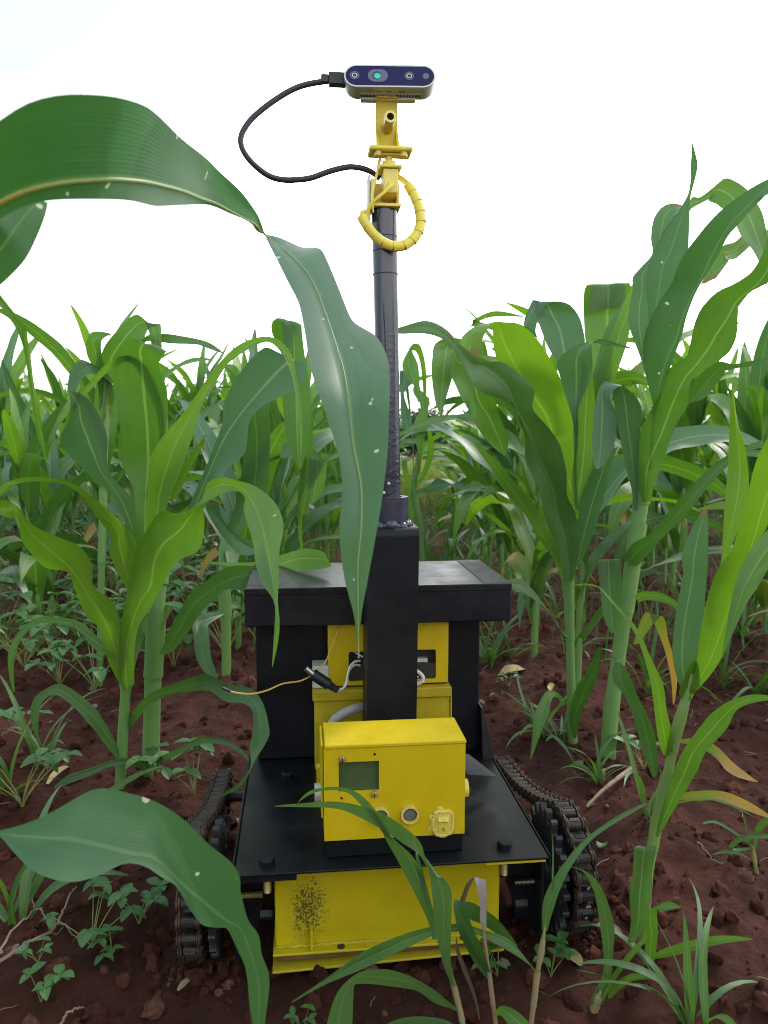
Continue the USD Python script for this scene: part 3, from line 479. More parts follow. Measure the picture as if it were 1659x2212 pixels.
def plate_m(outer):
    ms = []; X = .0118 if outer else .0092
    for s in (-1, 1): m = trimesh.creation.extrude_polygon(fig8(0, .0066 if outer else .0063), .0020, engine='earcut'); v = m.vertices; ms.append(trimesh.Trimesh(np.stack([s * X + v[:, 2] - .001, v[:, 0], v[:, 1]], 1), m.faces, process=False))
    return cat_(*ms)
def roll_m(): return cat_(*[tube([(-.0080, k * PITCHL, 0), (-.0074, k * PITCHL, 0), (.0074, k * PITCHL, 0), (.0080, k * PITCHL, 0)], [.0040, .0047, .0047, .0040], 12) for k in (0, 1)])
def pin_m(): return cat_(*[tube([(-.0142, k * PITCHL, 0), (.0142, k * PITCHL, 0)], .0025, 8) for k in (0, 1)])
def sprocket(xc, c, R, teeth, th, cap=.011, ph=0.):
    pts = []
    for k in range(teeth):
        b = 2 * np.pi * k / teeth + ph
        for da, rr in ((-.5, R - .0058), (-.34, R - .0052), (-.17, R + .0035), (-.10, R + .0052), (.10, R + .0052), (.17, R + .0035), (.34, R - .0052)): pts.append((c[0] + rr * math.cos(b + da * 2 * np.pi / teeth), c[1] + rr * math.sin(b + da * 2 * np.pi / teeth)))
    m = trimesh.creation.extrude_polygon(Polygon(pts), th, engine='earcut'); v = m.vertices; m = trimesh.Trimesh(np.stack([xc - th / 2 + v[:, 2], v[:, 0], v[:, 1]], 1), m.faces); m.fix_normals(); return m
for side, xc in ((1, .1600), (-1, -.1935)):
    c1, c2 = (.040, .0635), (.275, .036)
    p, l = chain_path(.0545, c1, .0275, c2); nl = int(l[-1] / PITCHL); nl -= nl % 2; step = l[-1] / nl
    ch = group_part('track_chain', r0)
    for k in range(nl):
        a, b = [np.array([np.interp(s % l[-1], l, p[:, q]) for q in (0, 1)]) for s in (k * step, (k + 1) * step)]
        d = b - a; th = math.atan2(d[1], d[0]); c, s = math.cos(th), math.sin(th)
        m = plate_m(k % 2) if k % 2 else cat_(plate_m(0), roll_m(), pin_m()); v = m.vertices.copy()
        m = trimesh.Trimesh(np.stack([xc + .78 * v[:, 0], a[0] + v[:, 1] * c - v[:, 2] * s, a[1] + v[:, 1] * s + v[:, 2] * c], 1), m.faces, process=False)
        obj('chain_link', m, 'chain_steel' if k % 2 else 'roller_steel', ch, 40)
    for nm, x_, c_, R_, t_, th in (('drive_sprocket', xc, c1, .0545, 21, .0095), ('drive_sprocket', xc - side * .0195, c1, .0535, 21, .0060), ('rear_sprocket', xc, c2, .0275, 11, .0095)):
        sp_ = part(nm, sprocket(x_, c_, R_, t_, th, ph=.1), 'dark_steel', smooth=False)
        obj('hub', cyl((x_ - th * .5 - .005, c_[0], c_[1]), (1, 0, 0), R_ * .42, th + .010, 28), 'dark_steel', sp_)
    part('axle', cyl((xc - side * .055, c1[0], c1[1]), (side, 0, 0), .0065, .065, 16), 'dark_steel'); part('axle', cyl((xc - side * .055, c2[0], c2[1]), (side, 0, 0), .0065, .065, 16), 'dark_steel')

# ------------------------------------------------------------------ leaves
def grid_faces(m, n):
    i = (np.arange(m - 1)[:, None] * n + np.arange(n - 1)[None]).ravel(); return np.vstack([np.stack([i, i + 1, i + n + 1], 1), np.stack([i, i + n + 1, i + n], 1)])
def loft(A, Mi, B, n=40, k=4, bulge=.06, ripple=.0, seed=0):
    d = np.r_[0, np.cumsum(np.linalg.norm(np.diff(Mi, axis=0), axis=1) + .3 * np.linalg.norm(np.diff(A - B, axis=0), axis=1) + 1e-5)]; d /= d[-1]; s = np.linspace(0, 1, n)
    f = (Akima1DInterpolator if len(d) > 3 else PchipInterpolator)
    a, m, b = f(d, A)(s), f(d, Mi)(s), f(d, B)(s)
    tang = np.gradient(m, axis=0); side = b - a; nor = np.cross(tang, side); nor /= np.maximum(np.linalg.norm(nor, axis=1, keepdims=True), 1e-9)
    for q in range(1, n):
        if nor[q] @ nor[q - 1] < 0: nor[q:] *= -1
    rows, us = [], []
    L = np.r_[0, np.cumsum(np.linalg.norm(np.diff(m, axis=0), axis=1))]
    rg = np.random.default_rng(seed); ph = rg.uniform(0, 6, 4)
    for q in range(-k, k + 1):
        t = abs(q) / k; e = a if q < 0 else b; w = np.linalg.norm(e - m, axis=1, keepdims=True)
        rp = ripple * (t ** 1.6)[None] if np.ndim(t) else ripple * t ** 1.6
        wob = (np.sin(L * 55 + ph[0 if q < 0 else 1]) + .6 * np.sin(L * 31 + ph[2 if q < 0 else 3]))[:, None]
        rows.append(m * (1 - t) + e * t + nor * (bulge * w * 4 * t * (1 - t) * .6 + rp * wob * np.minimum(w / .03, 1)))
        us.append(np.full(n, .5 + .5 * q / k))
    V = np.stack(rows, 1).reshape(-1, 3); U = np.stack([np.stack(us, 1), np.repeat(s[:, None], 2 * k + 1, 1)], -1).reshape(-1, 2)
    return (V, grid_faces(n, 2 * k + 1)), U
LEAFN = [0]
def leaf(parent, base, crop, mat, Y, st, tilt=.45, fold=.2, n=44, ripple=.0015, name='leaf', label=None, rib=0):
    """st: rows of (edge, midrib, edge) in a crop of the photograph; Y: distance, or one per end or per row; tilt: how far one edge is nearer than the other."""
    ox, oy, sc = CROP[crop]; S = np.array(st, float); N = len(S); Y = np.atleast_1d(np.asarray(Y, float)); Yv = np.interp(np.linspace(0, 1, N), np.linspace(0, 1, len(Y)), Y)
    tl = np.broadcast_to(np.atleast_1d(tilt), (N,)) if np.ndim(tilt) == 0 else np.interp(np.linspace(0, 1, N), np.linspace(0, 1, len(tilt)), tilt)
    A, Mi, B = [], [], []
    for q in range(N):
        x = ox + S[q, 0::2] * sc; y = oy + S[q, 1::2] * sc; y_ = Yv[q]; m = at(x[1], y[1], y_); Mi.append(m)
        for c, L_, sg in ((0, A, 1), (2, B, -1)):
            w = math.hypot(x[c] - x[1], y[c] - y[1]) / FPX * y_; L_.append(at(x[c], y[c], y_ + w * (tl[q] * sg - fold)))
    LEAFN[0] += 1
    mesh, U = loft(np.array(A), np.array(Mi), np.array(B), n, 4, .08, ripple, LEAFN[0])
    o = usdkit.mesh(stage, pth(parent, name), (mesh[0] - base, mesh[1]), '/World/Looks/' + mat, smooth=True, uv=U).GetPrim()
    if label: tag(o, label)
    if rib: obj('midrib', trimesh.Trimesh((t := tube(spline(np.array(Mi), n), np.linspace(rib, rib * .3, n), 8)).vertices - base, t.faces, process=False), 'stalk_green', parent, True)
    return o
def stalk(parent, base, crop, pts, mat='stalk_green', name='stalk', n=30, ground=True):
    """pts: (x, y, Y, radius in px)"""
    ox, oy, sc = CROP[crop]; P = [at(ox + p[0] * sc, oy + p[1] * sc, p[2]) for p in pts]; R = [p[3] * sc / FPX * p[2] for p in pts]
    if ground: g = gz(P[0][0], P[0][1]) - .015; P.insert(0, np.array([P[0][0], P[0][1], g])) if P[0][2] > g + .01 else None; R = ([R[0]] + R)[-len(P):]
    c = spline(P, n); r = np.interp(np.linspace(0, 1, n), np.linspace(0, 1, len(R)), R); r = r * (1 + .06 * (np.arange(n) % 9 == 4)) * np.minimum(1, .3 + (1 - np.linspace(0, 1, n)) * 5)
    o = obj(name, trimesh.Trimesh((t := tube(c, r, 14)).vertices - base, t.faces, process=False), mat, parent, True)
    nz = [j for j in range(6, n - 5) if j % 9 == 4]
    for q_, j in enumerate(nz):
        e = min(j + 8, n - 2); cc = c[j:e]; f_ = np.linspace(0, 1, len(cc)); tb = tube(cc, r[j:e] * (1.10 + .16 * f_ ** 4) + .0002, 18, caps=False); v = tb.vertices.reshape(len(cc), 18, 3); a_ = (np.arange(18) + q_ * 9) % 18
        up_ = (c[e] - c[j]) / max(np.linalg.norm(c[e] - c[j]), 1e-6); v[-1] += up_ * (np.cos(a_ * 2 * np.pi / 18)[:, None] * r[j] * .9)
        obj('leaf_sheath', trimesh.Trimesh(v.reshape(-1, 3) - base, tb.faces, process=False), mat, parent, True)
    return o
def plant_at(name, label, cat, px, py, Y, group=None):
    p = at(px, py, Y); b = np.array([p[0], p[1], gz(p[0], p[1])]); return thing(name, label, cat, b, group=group), b
# ------------------------------------------------------------------ the maize plants near the robot, leaf by leaf
# plant standing just outside the frame on the left: two huge leaves reach in
P, b = plant_at('maize_plant', 'nearest maize plant at the left edge, its huge curled leaf hanging before the mast', 'maize plant', -330, 2300, .40)
b[2] = gz(b[0], b[1])
obj('stalk', trimesh.Trimesh((t_ := tube(spline([b - [0, 0, .01], b + [.005, .0, .3], b + [.01, 0, .66]], 20), np.linspace(.012, .006, 20), 14)).vertices - b, t_.faces, process=False), 'stalk_green', P, True)
leaf(P, b, 'c1', 'leaf_hero', (0.36, 0.35, 0.34, 0.335, 0.335, 0.345, 0.365, 0.39, 0.43, 0.49, 0.55, 0.6, 0.63, 0.64, 0.62, 0.59, 0.56, 0.53, 0.5, 0.475, 0.46, 0.45, 0.44, 0.435, 0.43, 0.43), [(-560, 640, -560, 680, -560, 720), (-360, 440, -340, 650, -340, 720), (-150, 300, -150, 620, -150, 700), (0, 197, 0, 553, 0, 622), (150, 113, 150, 490, 150, 552), (330, 82, 330, 458, 330, 537), (520, 98, 520, 452, 540, 541), (650, 150, 655, 468, 680, 568), (790, 275, 790, 502, 790, 562), (920, 390, 900, 543, 880, 560), (1050, 515, 1015, 598, 1000, 601), (1110, 600, 1095, 640, 1085, 642), (1136, 664, 1128, 674, 1118, 680), (1150, 706, 1158, 700, 1166, 692), (1200, 805, 1240, 765, 1300, 742), (1262, 925, 1330, 860, 1400, 775), (1300, 1020, 1385, 970, 1455, 900), (1320, 1130, 1430, 1100, 1512, 1040), (1340, 1260, 1475, 1240, 1640, 1150), (1390, 1420, 1505, 1400, 1684, 1290), (1450, 1600, 1525, 1590, 1682, 1440), (1480, 1780, 1560, 1780, 1672, 1660), (1466, 1960, 1560, 1960, 1640, 1900), (1485, 2160, 1545, 2160, 1602, 2110), (1530, 2340, 1548, 2340, 1566, 2300), (1549, 2520, 1550, 2520, 1551, 2520)], tilt=(-0.5, -0.5, -0.5, -0.5, -0.5, -0.5, -0.5, -0.5, -0.5, -0.5, -0.5, -0.6, -0.9, -1.2, -1.0, -0.9, -0.8, -0.7, -0.6, -0.5, -0.4, -0.3, -0.2, -0.1, 0, 0), fold=.1, n=150, ripple=.0006, rib=.0012)
leaf(P, b, 'c1', 'leaf_hero', (.39, .385, .40), [(-420,1060,-430,1020,-440,980), (-160,1000,-170,880,-200,740), (-20,925,-60,800,-110,650), (90,822,30,720,-60,580), (152,715,90,630,0,545), (190,620,140,570,80,530), (207,553,190,545,160,535)], tilt=.5, n=40)
leaf(P, b, 'c1', 'leaf_mid', (.42, .5, .52), [(-300,860,-300,840,-300,820), (-120,890,-110,870,-100,850), (0,1000,0,975,0,945), (60,1080,65,1060,72,1040), (105,1200,112,1165,118,1110), (130,1350,138,1320,143,1240), (160,1540,166,1500,160,1400), (190,1650,190,1620,182,1540), (208,1712,210,1712,211,1705)], n=40)
leaf(P, b, 'c6', 'leaf_hero_low', (.40, .385, .385, .39, .40, .415, .43, .44, .45), [(-900,1000,-900,1030,-900,1050), (-500,1040,-500,1066,-500,1085), (-150,1060,-150,1085,-150,1105), (0,1066,0,1085,0,1105), (100,1042,100,1098,75,1190), (250,988,240,1105,175,1290), (400,905,400,1115,300,1352), (520,838,550,1145,440,1372), (620,818,680,1180,580,1335), (750,845,790,1212,740,1262), (880,880,885,1222,870,1285), (980,930,945,1260,950,1340), (1100,1018,1015,1330,1040,1395), (1220,1138,1090,1400,1085,1465), (1345,1235,1180,1475,1130,1545), (1415,1335,1270,1550,1200,1628), (1427,1450,1350,1610,1280,1642), (1468,1600,1420,1650,1345,1652), (1530,1690,1465,1745,1392,1745), (1548,1800,1500,1850,1440,1850), (1590,1920,1530,1980,1465,1970), (1585,2060,1530,2110,1475,2100), (1560,2250,1520,2250,1500,2260), (1530,2420,1525,2420,1520,2420)], tilt=(.5, .55, .6, .5, .5, .5, .3, .3, .3), fold=.15, n=100, ripple=.0008)

# left pair
P, b = plant_at('maize_plant', 'pale green maize plant left of the robot with two bright folded leaves', 'maize plant', 262, 1722, .985)
stalk(P, b, 'c2', [(664,1905,.985,31), (672,1700,.985,31), (684,1500,.985,30), (695,1330,.985,28), (712,1150,.985,40), (760,950,.985,48), (800,800,.99,44), (850,560,1.0,32)])
leaf(P, b, 'c2', 'leaf_bright', (.975,.97,.96,.95,.92,.88,.84), [(690,1325,700,1325,712,1322), (625,1225,662,1200,690,1190), (575,1110,628,1080,672,1050), (560,1000,595,980,662,900), (470,900,535,875,615,810), (410,770,470,775,515,755), (380,690,420,700,500,650), (250,655,330,600,420,530), (160,545,235,525,315,472), (115,470,150,430,178,412), (90,370,100,340,102,318), (60,380,45,330,40,280), (-40,350,-60,310,-60,280), (-160,450,-170,420,-180,390)], n=60, ripple=.003)
leaf(P, b, 'c2', 'leaf_bright', (.965,.96,.95,.94,.93,.92,.90,.88,.85,.80,.72,.66,.64,.63), [(668,1300,700,1310,740,1300), (664,1000,705,1050,765,1000), (698,830,770,850,842,860), (730,640,830,760,932,690), (760,520,850,620,1005,602), (830,400,900,520,1090,560), (910,335,1000,440,1130,405), (1010,350,1080,330,1122,290), (1120,300,1140,240,1142,190), (1220,245,1230,190,1232,150), (1338,240,1330,215,1300,165), (1350,330,1385,270,1420,205), (1380,450,1440,390,1535,310), (1410,600,1480,560,1556,470), (1445,730,1510,720,1546,680), (1520,860,1528,850,1536,830), (1518,980,1530,980,1546,960), (1504,1195,1505,1198,1507,1200)], tilt=(.3,.3,.3,-.4,.4,.3), n=80, ripple=.002)
leaf(P, b, 'c2', 'leaf_bright', (.97,.96,.95,.93,.88,.82), [(715,790,730,790,748,780), (640,650,690,650,748,600), (600,560,660,540,752,520), (605,470,650,440,697,420), (550,390,580,370,632,350), (490,300,510,285,540,285), (400,212,410,200,420,192), (250,176,250,162,250,150), (100,185,105,168,110,156), (20,240,18,215,22,190), (-60,330,-60,300,-50,275), (-130,460,-130,440,-120,420)], n=56, ripple=.002)
leaf(P, b, 'c1', 'leaf_bright', (.99,.97,.95,.93,.90), [(620,2200,632,2210,650,2200), (628,2000,665,2020,705,2000), (636,1836,685,1836,727,1836), (642,1700,712,1720,787,1690), (702,1560,770,1570,842,1550), (820,1425,850,1430,887,1400), (900,1310,935,1300,972,1260), (1000,1188,1030,1200,1062,1192), (1130,1131,1140,1142,1150,1152), (1225,1160,1215,1175,1203,1184), (1282,1300,1270,1300,1254,1280), (1304,1450,1297,1450,1284,1420), (1301,1645,1300,1648,1298,1645)], n=64, ripple=.0015)
leaf(P, b, 'c1', 'leaf_bright', (.99,.97), [(735,1836,750,1836,765,1830), (770,1720,800,1720,830,1690), (840,1620,860,1600,880,1590), (880,1560,885,1555,888,1555)], n=24)
leaf(P, b, 'c1', 'leaf_mid', (1.0,1.02,1.0,.97), [(560,2180,620,2190,660,2180), (570,1980,625,1990,680,1980), (580,1830,628,1830,690,1830), (512,1640,642,1640,715,1600), (520,1500,634,1500,722,1480), (490,1370,622,1370,718,1360), (485,1275,614,1265,690,1260), (520,1185,605,1190,700,1225), (560,1140,620,1160,718,1192), (590,1150,640,1175,712,1205)], tilt=(.1,.1,.2,.6), n=50, ripple=.002)
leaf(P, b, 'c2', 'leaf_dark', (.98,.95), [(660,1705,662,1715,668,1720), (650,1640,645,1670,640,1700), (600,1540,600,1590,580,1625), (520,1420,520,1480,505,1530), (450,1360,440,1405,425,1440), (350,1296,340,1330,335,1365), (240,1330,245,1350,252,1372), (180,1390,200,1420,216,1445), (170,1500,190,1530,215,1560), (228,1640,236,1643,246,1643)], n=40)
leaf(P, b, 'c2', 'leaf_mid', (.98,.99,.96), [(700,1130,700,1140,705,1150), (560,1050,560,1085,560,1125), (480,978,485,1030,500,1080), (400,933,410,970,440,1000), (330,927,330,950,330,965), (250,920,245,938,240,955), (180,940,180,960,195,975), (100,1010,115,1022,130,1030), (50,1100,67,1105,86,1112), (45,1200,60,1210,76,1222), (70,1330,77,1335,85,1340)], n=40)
leaf(P, b, 'c1', 'leaf_bright', (1.02,1.0,.98), [(640,1800,655,1800,670,1795), (700,1460,712,1455,724,1445), (660,1345,676,1340,692,1335), (610,1262,625,1255,640,1245), (555,1236,560,1225,562,1212), (480,1268,475,1255,470,1240), (405,1345,398,1335,390,1322), (335,1430,330,1420,325,1410), (272,1545,270,1538,268,1530)], n=40)

P, b = plant_at('maize_plant', 'dark green maize plant with thick stalk between the pale plant and the robot', 'maize plant', 332, 1735, 1.03)
stalk(P, b, 'c2', [(835,1960,1.03,50), (835,1700,1.03,49), (845,1300,1.03,46), (860,950,1.03,48), (880,650,1.05,50), (900,350,1.07,40)])
leaf(P, b, 'c1', 'leaf_blue', (1.04,1.0,.97), [(600,2240,612,2240,627,2240), (590,2080,600,2080,625,2070), (500,1845,530,1850,572,1836), (390,1735,430,1700,482,1720), (272,1590,395,1610,458,1650), (300,1490,350,1500,458,1540), (300,1400,340,1430,410,1430), (278,1365,300,1365,340,1372)], n=44, ripple=.003)
leaf(P, b, 'c1', 'leaf_blue', (1.05,1.06,1.05,1.03), [(790,2000,805,2000,820,1990), (800,1900,830,1900,862,1900), (905,1660,930,1650,965,1730), (955,1520,990,1530,1052,1640), (963,1420,1060,1440,1085,1480), (1010,1330,1120,1370,1160,1415), (1080,1235,1190,1290,1272,1362), (1130,1184,1240,1245,1308,1320), (1222,1220,1290,1235,1327,1235)], tilt=(.2,.3,.5,.6), n=50, ripple=.002)
leaf(P, b, 'c2', 'leaf_dark', (1.02,.98,.93), [(880,1120,885,1125,890,1130), (905,1080,930,1095,960,1110), (955,960,985,1000,1040,1010), (1050,800,1070,860,1120,890), (1150,718,1180,770,1230,785), (1250,650,1290,710,1330,775), (1370,640,1400,690,1420,770), (1480,660,1500,700,1500,760)], n=40)
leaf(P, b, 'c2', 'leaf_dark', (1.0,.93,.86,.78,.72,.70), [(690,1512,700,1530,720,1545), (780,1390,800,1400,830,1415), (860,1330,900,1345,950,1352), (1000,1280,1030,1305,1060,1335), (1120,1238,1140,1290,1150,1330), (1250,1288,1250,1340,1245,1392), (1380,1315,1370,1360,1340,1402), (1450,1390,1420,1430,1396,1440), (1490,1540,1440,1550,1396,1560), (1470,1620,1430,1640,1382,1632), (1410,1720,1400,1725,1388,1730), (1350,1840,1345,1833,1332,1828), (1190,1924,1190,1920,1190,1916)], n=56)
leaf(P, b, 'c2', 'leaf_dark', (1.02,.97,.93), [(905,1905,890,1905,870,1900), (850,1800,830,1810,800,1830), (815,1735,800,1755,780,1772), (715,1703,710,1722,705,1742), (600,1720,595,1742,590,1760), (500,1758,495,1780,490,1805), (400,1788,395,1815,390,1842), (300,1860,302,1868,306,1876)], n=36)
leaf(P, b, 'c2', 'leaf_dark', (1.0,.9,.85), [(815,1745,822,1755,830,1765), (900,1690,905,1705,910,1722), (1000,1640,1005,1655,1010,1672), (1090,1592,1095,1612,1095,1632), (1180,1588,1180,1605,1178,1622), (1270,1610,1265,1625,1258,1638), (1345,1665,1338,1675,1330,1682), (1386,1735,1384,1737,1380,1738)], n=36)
leaf(P, b, 'c2', 'leaf_mid', (1.05,1.02), [(880,1000,890,1000,900,1000), (850,870,880,880,930,860), (845,900,875,960,915,940), (880,990,890,1000,900,995)], n=20)
P, b = plant_at('maize_plant', 'maize plant left of the mast whose pale leaf rests on the black lid', 'maize plant', 490, 1490, 1.40)
stalk(P, b, 'c2', [(1250,1300,1.40,26), (1250,1000,1.40,26), (1240,750,1.40,32), (1240,600,1.41,30), (1250,420,1.42,20)])
leaf(P, b, 'c2', 'leaf_bright', (1.38,1.05,.93,.90), [(1060,560,1065,565,1070,570), (1145,616,1145,620,1145,624), (1250,620,1250,632,1250,642), (1400,620,1400,645,1400,671), (1550,582,1550,630,1560,674), (1660,546,1660,600,1690,668), (1750,550,1760,600,1790,655), (1800,570,1815,610,1835,645)], tilt=.8, n=36, ripple=.002)
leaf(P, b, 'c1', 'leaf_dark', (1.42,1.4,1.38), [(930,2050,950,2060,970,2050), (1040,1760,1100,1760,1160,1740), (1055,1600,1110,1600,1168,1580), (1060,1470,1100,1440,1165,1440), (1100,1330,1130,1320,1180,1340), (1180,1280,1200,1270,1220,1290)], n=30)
leaf(P, b, 'c1', 'leaf_mid', (1.42,1.38,1.34,1.3), [(1300,1900,1310,1900,1330,1900), (1280,1500,1310,1500,1350,1500), (1230,1250,1270,1250,1310,1230), (1178,1120,1235,1130,1305,1100), (1180,1060,1240,1070,1306,1078), (1205,1050,1250,1068,1300,1078), (1225,1120,1270,1140,1310,1150), (1222,1400,1280,1410,1345,1400), (1235,1560,1285,1570,1330,1580), (1290,1700,1297,1700,1304,1698)], n=50)
leaf(P, b, 'c1', 'leaf_mid', (1.4,1.36), [(1300,2060,1305,2065,1312,2060), (1285,1850,1300,1850,1320,1840), (1310,1660,1360,1680,1415,1655), (1330,1645,1370,1655,1416,1660), (1330,1780,1360,1790,1400,1780), (1345,1850,1350,1850,1360,1846)], n=30)
leaf(P, b, 'c2', 'leaf_blue', (1.36,1.3), [(1500,560,1490,560,1480,550), (1380,500,1340,520,1300,560), (1300,460,1260,440,1210,450), (1230,380,1180,330,1140,330), (1210,290,1160,270,1130,280)], n=30)
leaf(P, b, 'c2', 'leaf_dark', (1.38,1.3,1.25), [(1240,900,1240,905,1240,910), (1160,900,1170,930,1190,940), (1075,930,1100,970,1150,970), (1072,1040,1110,1060,1160,1050), (1085,1150,1125,1160,1170,1150), (1130,1230,1160,1230,1190,1215), (1195,1290,1200,1290,1206,1288)], n=34)

P, b = plant_at('maize_plant', 'tall maize plant behind the pale left plant with a top leaf arched against the sky', 'maize plant', 300, 1560, 1.45)
stalk(P, b, 'D', [(215,1500,1.45,7), (218,1300,1.45,7), (225,1000,1.45,7), (235,850,1.45,5)])
leaf(P, b, 'c1', 'leaf_mid', (1.45,1.43,1.4), [(400,1500,420,1510,445,1510), (420,1300,450,1320,492,1330), (450,1180,492,1200,562,1230), (500,1108,542,1130,602,1172), (558,1050,590,1080,627,1105), (610,1043,640,1070,692,1075), (640,1100,665,1110,697,1102), (652,1172,675,1178,702,1182)], tilt=(.3,.3,.6), n=40)
leaf(P, b, 'c1', 'leaf_mid', (1.45,1.42,1.4), [(430,1440,436,1440,442,1440), (415,1300,430,1290,450,1270), (372,1190,410,1190,440,1200), (385,1120,405,1150,440,1150), (430,1108,445,1130,470,1125), (480,1118,478,1125,474,1132)], n=30)
leaf(P, b, 'c1', 'leaf_dark', (1.45,1.4), [(460,1420,470,1425,482,1425), (440,1300,470,1300,490,1340), (380,1240,420,1260,440,1300), (320,1250,350,1280,400,1290), (295,1330,320,1340,350,1310), (290,1365,300,1370,325,1375)], n=30)
leaf(P, b, 'c1', 'leaf_dark', (1.44,1.35), [(560,1200,575,1200,590,1190), (640,1130,645,1145,650,1150), (740,1120,745,1140,745,1160), (850,1140,850,1155,848,1165), (900,1155,895,1170,880,1175), (965,1200,962,1202,958,1202)], n=30)

# right side: the two plants behind the track
P, b = plant_at('maize_plant', 'maize plant right of the lid with broad leaves fanning left towards the mast', 'maize plant', 1239, 1640, 1.12)
stalk(P, b, 'c4', [(578,985,1.12,23), (570,800,1.12,22), (562,500,1.12,21), (556,250,1.12,20), (545,60,1.12,24), (530,-120,1.12,28), (520,-300,1.13,20)])
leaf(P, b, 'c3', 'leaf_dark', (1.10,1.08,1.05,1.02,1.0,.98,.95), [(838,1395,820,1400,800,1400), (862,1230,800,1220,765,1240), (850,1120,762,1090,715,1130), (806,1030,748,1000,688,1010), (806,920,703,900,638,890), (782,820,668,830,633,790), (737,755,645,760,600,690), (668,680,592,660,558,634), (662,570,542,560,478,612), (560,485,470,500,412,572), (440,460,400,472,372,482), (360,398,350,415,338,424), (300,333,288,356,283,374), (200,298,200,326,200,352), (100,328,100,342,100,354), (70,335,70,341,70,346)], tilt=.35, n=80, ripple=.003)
leaf(P, b, 'c3', 'leaf_bright', (1.13,1.14,1.13,1.1,1.06,1.04,1.02), [(815,1200,830,1200,845,1200), (800,1010,827,1010,852,950), (720,850,772,850,860,800), (650,720,722,700,822,640), (570,600,642,580,762,500), (518,480,580,470,692,385), (498,390,540,380,612,315), (488,325,515,315,542,304), (440,318,470,313,500,306), (383,350,420,340,470,345), (358,400,400,400,450,395), (364,460,400,470,446,455)], tilt=(.3,.3,.3,.2,.6,-.3), n=64, ripple=.002)
leaf(P, b, 'c3', 'leaf_bright', (1.2,1.25,1.22), [(690,500,700,500,710,495), (540,360,560,340,600,310), (470,330,480,320,500,320), (405,318,415,302,425,288), (480,285,480,272,490,260), (560,280,560,272,562,264), (635,285,632,284,630,282)], n=30)
leaf(P, b, 'c3', 'leaf_mid', (1.2,1.15,1.1), [(520,560,510,540,500,520), (450,470,430,440,390,388), (360,400,320,392,258,392), (352,430,300,430,243,440), (332,520,290,520,241,530), (302,620,280,622,254,640), (283,700,278,702,274,700), (292,812,291,814,289,814)], n=40)
leaf(P, b, 'c3', 'leaf_blue', (1.16,1.2,1.2), [(800,700,820,700,840,690), (780,500,812,500,842,480), (718,380,797,420,887,390), (688,300,777,330,874,320), (672,250,742,262,852,265), (676,228,730,238,822,230), (664,214,690,222,730,226), (632,290,640,300,680,330), (636,350,650,360,690,370)], tilt=(.2,.2,.5), n=44)
leaf(P, b, 'c3', 'leaf_mid', (1.6,1.62,1.6), [(940,900,960,900,990,880), (930,640,960,640,1000,630), (925,570,960,570,1010,560), (890,400,980,420,1062,400), (880,260,980,260,1087,250), (886,160,980,158,1080,148), (900,146,985,141,1067,138), (906,160,985,152,1060,150), (900,260,985,250,1070,240)], tilt=(.1,.1,.1), n=44)
leaf(P, b, 'c3', 'leaf_blue', (1.11,1.08,1.06), [(845,1100,850,1100,858,1095), (838,780,848,780,858,760), (835,720,847,720,857,690), (788,560,850,570,917,510), (768,490,850,480,917,440), (808,430,870,420,914,400), (905,390,930,386,952,377), (1000,404,1000,396,1000,387), (1087,418,1086,415,1085,413)], tilt=(.2,.4,.5), n=44)
leaf(P, b, 'c3', 'leaf_mid', (1.11,1.09), [(835,1080,845,1090,860,1080), (832,960,870,960,915,930), (845,820,885,820,926,780), (845,680,890,690,928,640), (880,560,900,560,920,540), (905,410,910,410,915,405)], n=34)
leaf(P, b, 'c3', 'leaf_blue', (1.13,1.09), [(842,1340,850,1340,860,1340), (850,1200,880,1210,920,1200), (868,1060,920,1060,975,1010), (910,940,960,940,1000,900), (960,860,990,850,1028,830)], n=30)
leaf(P, b, 'c3', 'leaf_mid', (1.25,1.18,1.12), [(545,880,550,880,556,876), (560,780,520,790,470,800), (530,700,480,700,430,740), (500,620,440,640,395,690), (470,540,420,560,370,640), (430,470,390,490,340,560), (370,440,350,470,322,520), (345,400,335,420,322,450)], n=36, ripple=.003)
leaf(P, b, 'c4', 'leaf_dark', (1.1,1.05), [(530,415,545,410,560,405), (470,310,490,340,520,380), (400,200,420,240,455,290), (340,140,355,180,385,225), (290,135,300,160,310,190), (240,160,245,168,250,176)], n=36)
leaf(P, b, 'c4', 'leaf_dark', (1.1,1.0), [(578,880,584,880,590,875), (560,760,590,760,620,740), (590,640,630,650,680,620), (640,560,670,570,700,545), (690,450,700,455,712,450)], n=30)
leaf(P, b, 'c4', 'leaf_mid', (1.1,1.02), [(535,715,530,720,525,725), (500,665,495,675,490,685), (440,670,455,690,470,710), (400,760,430,770,460,770), (385,850,405,850,430,840), (375,975,376,978,380,976)], n=30)

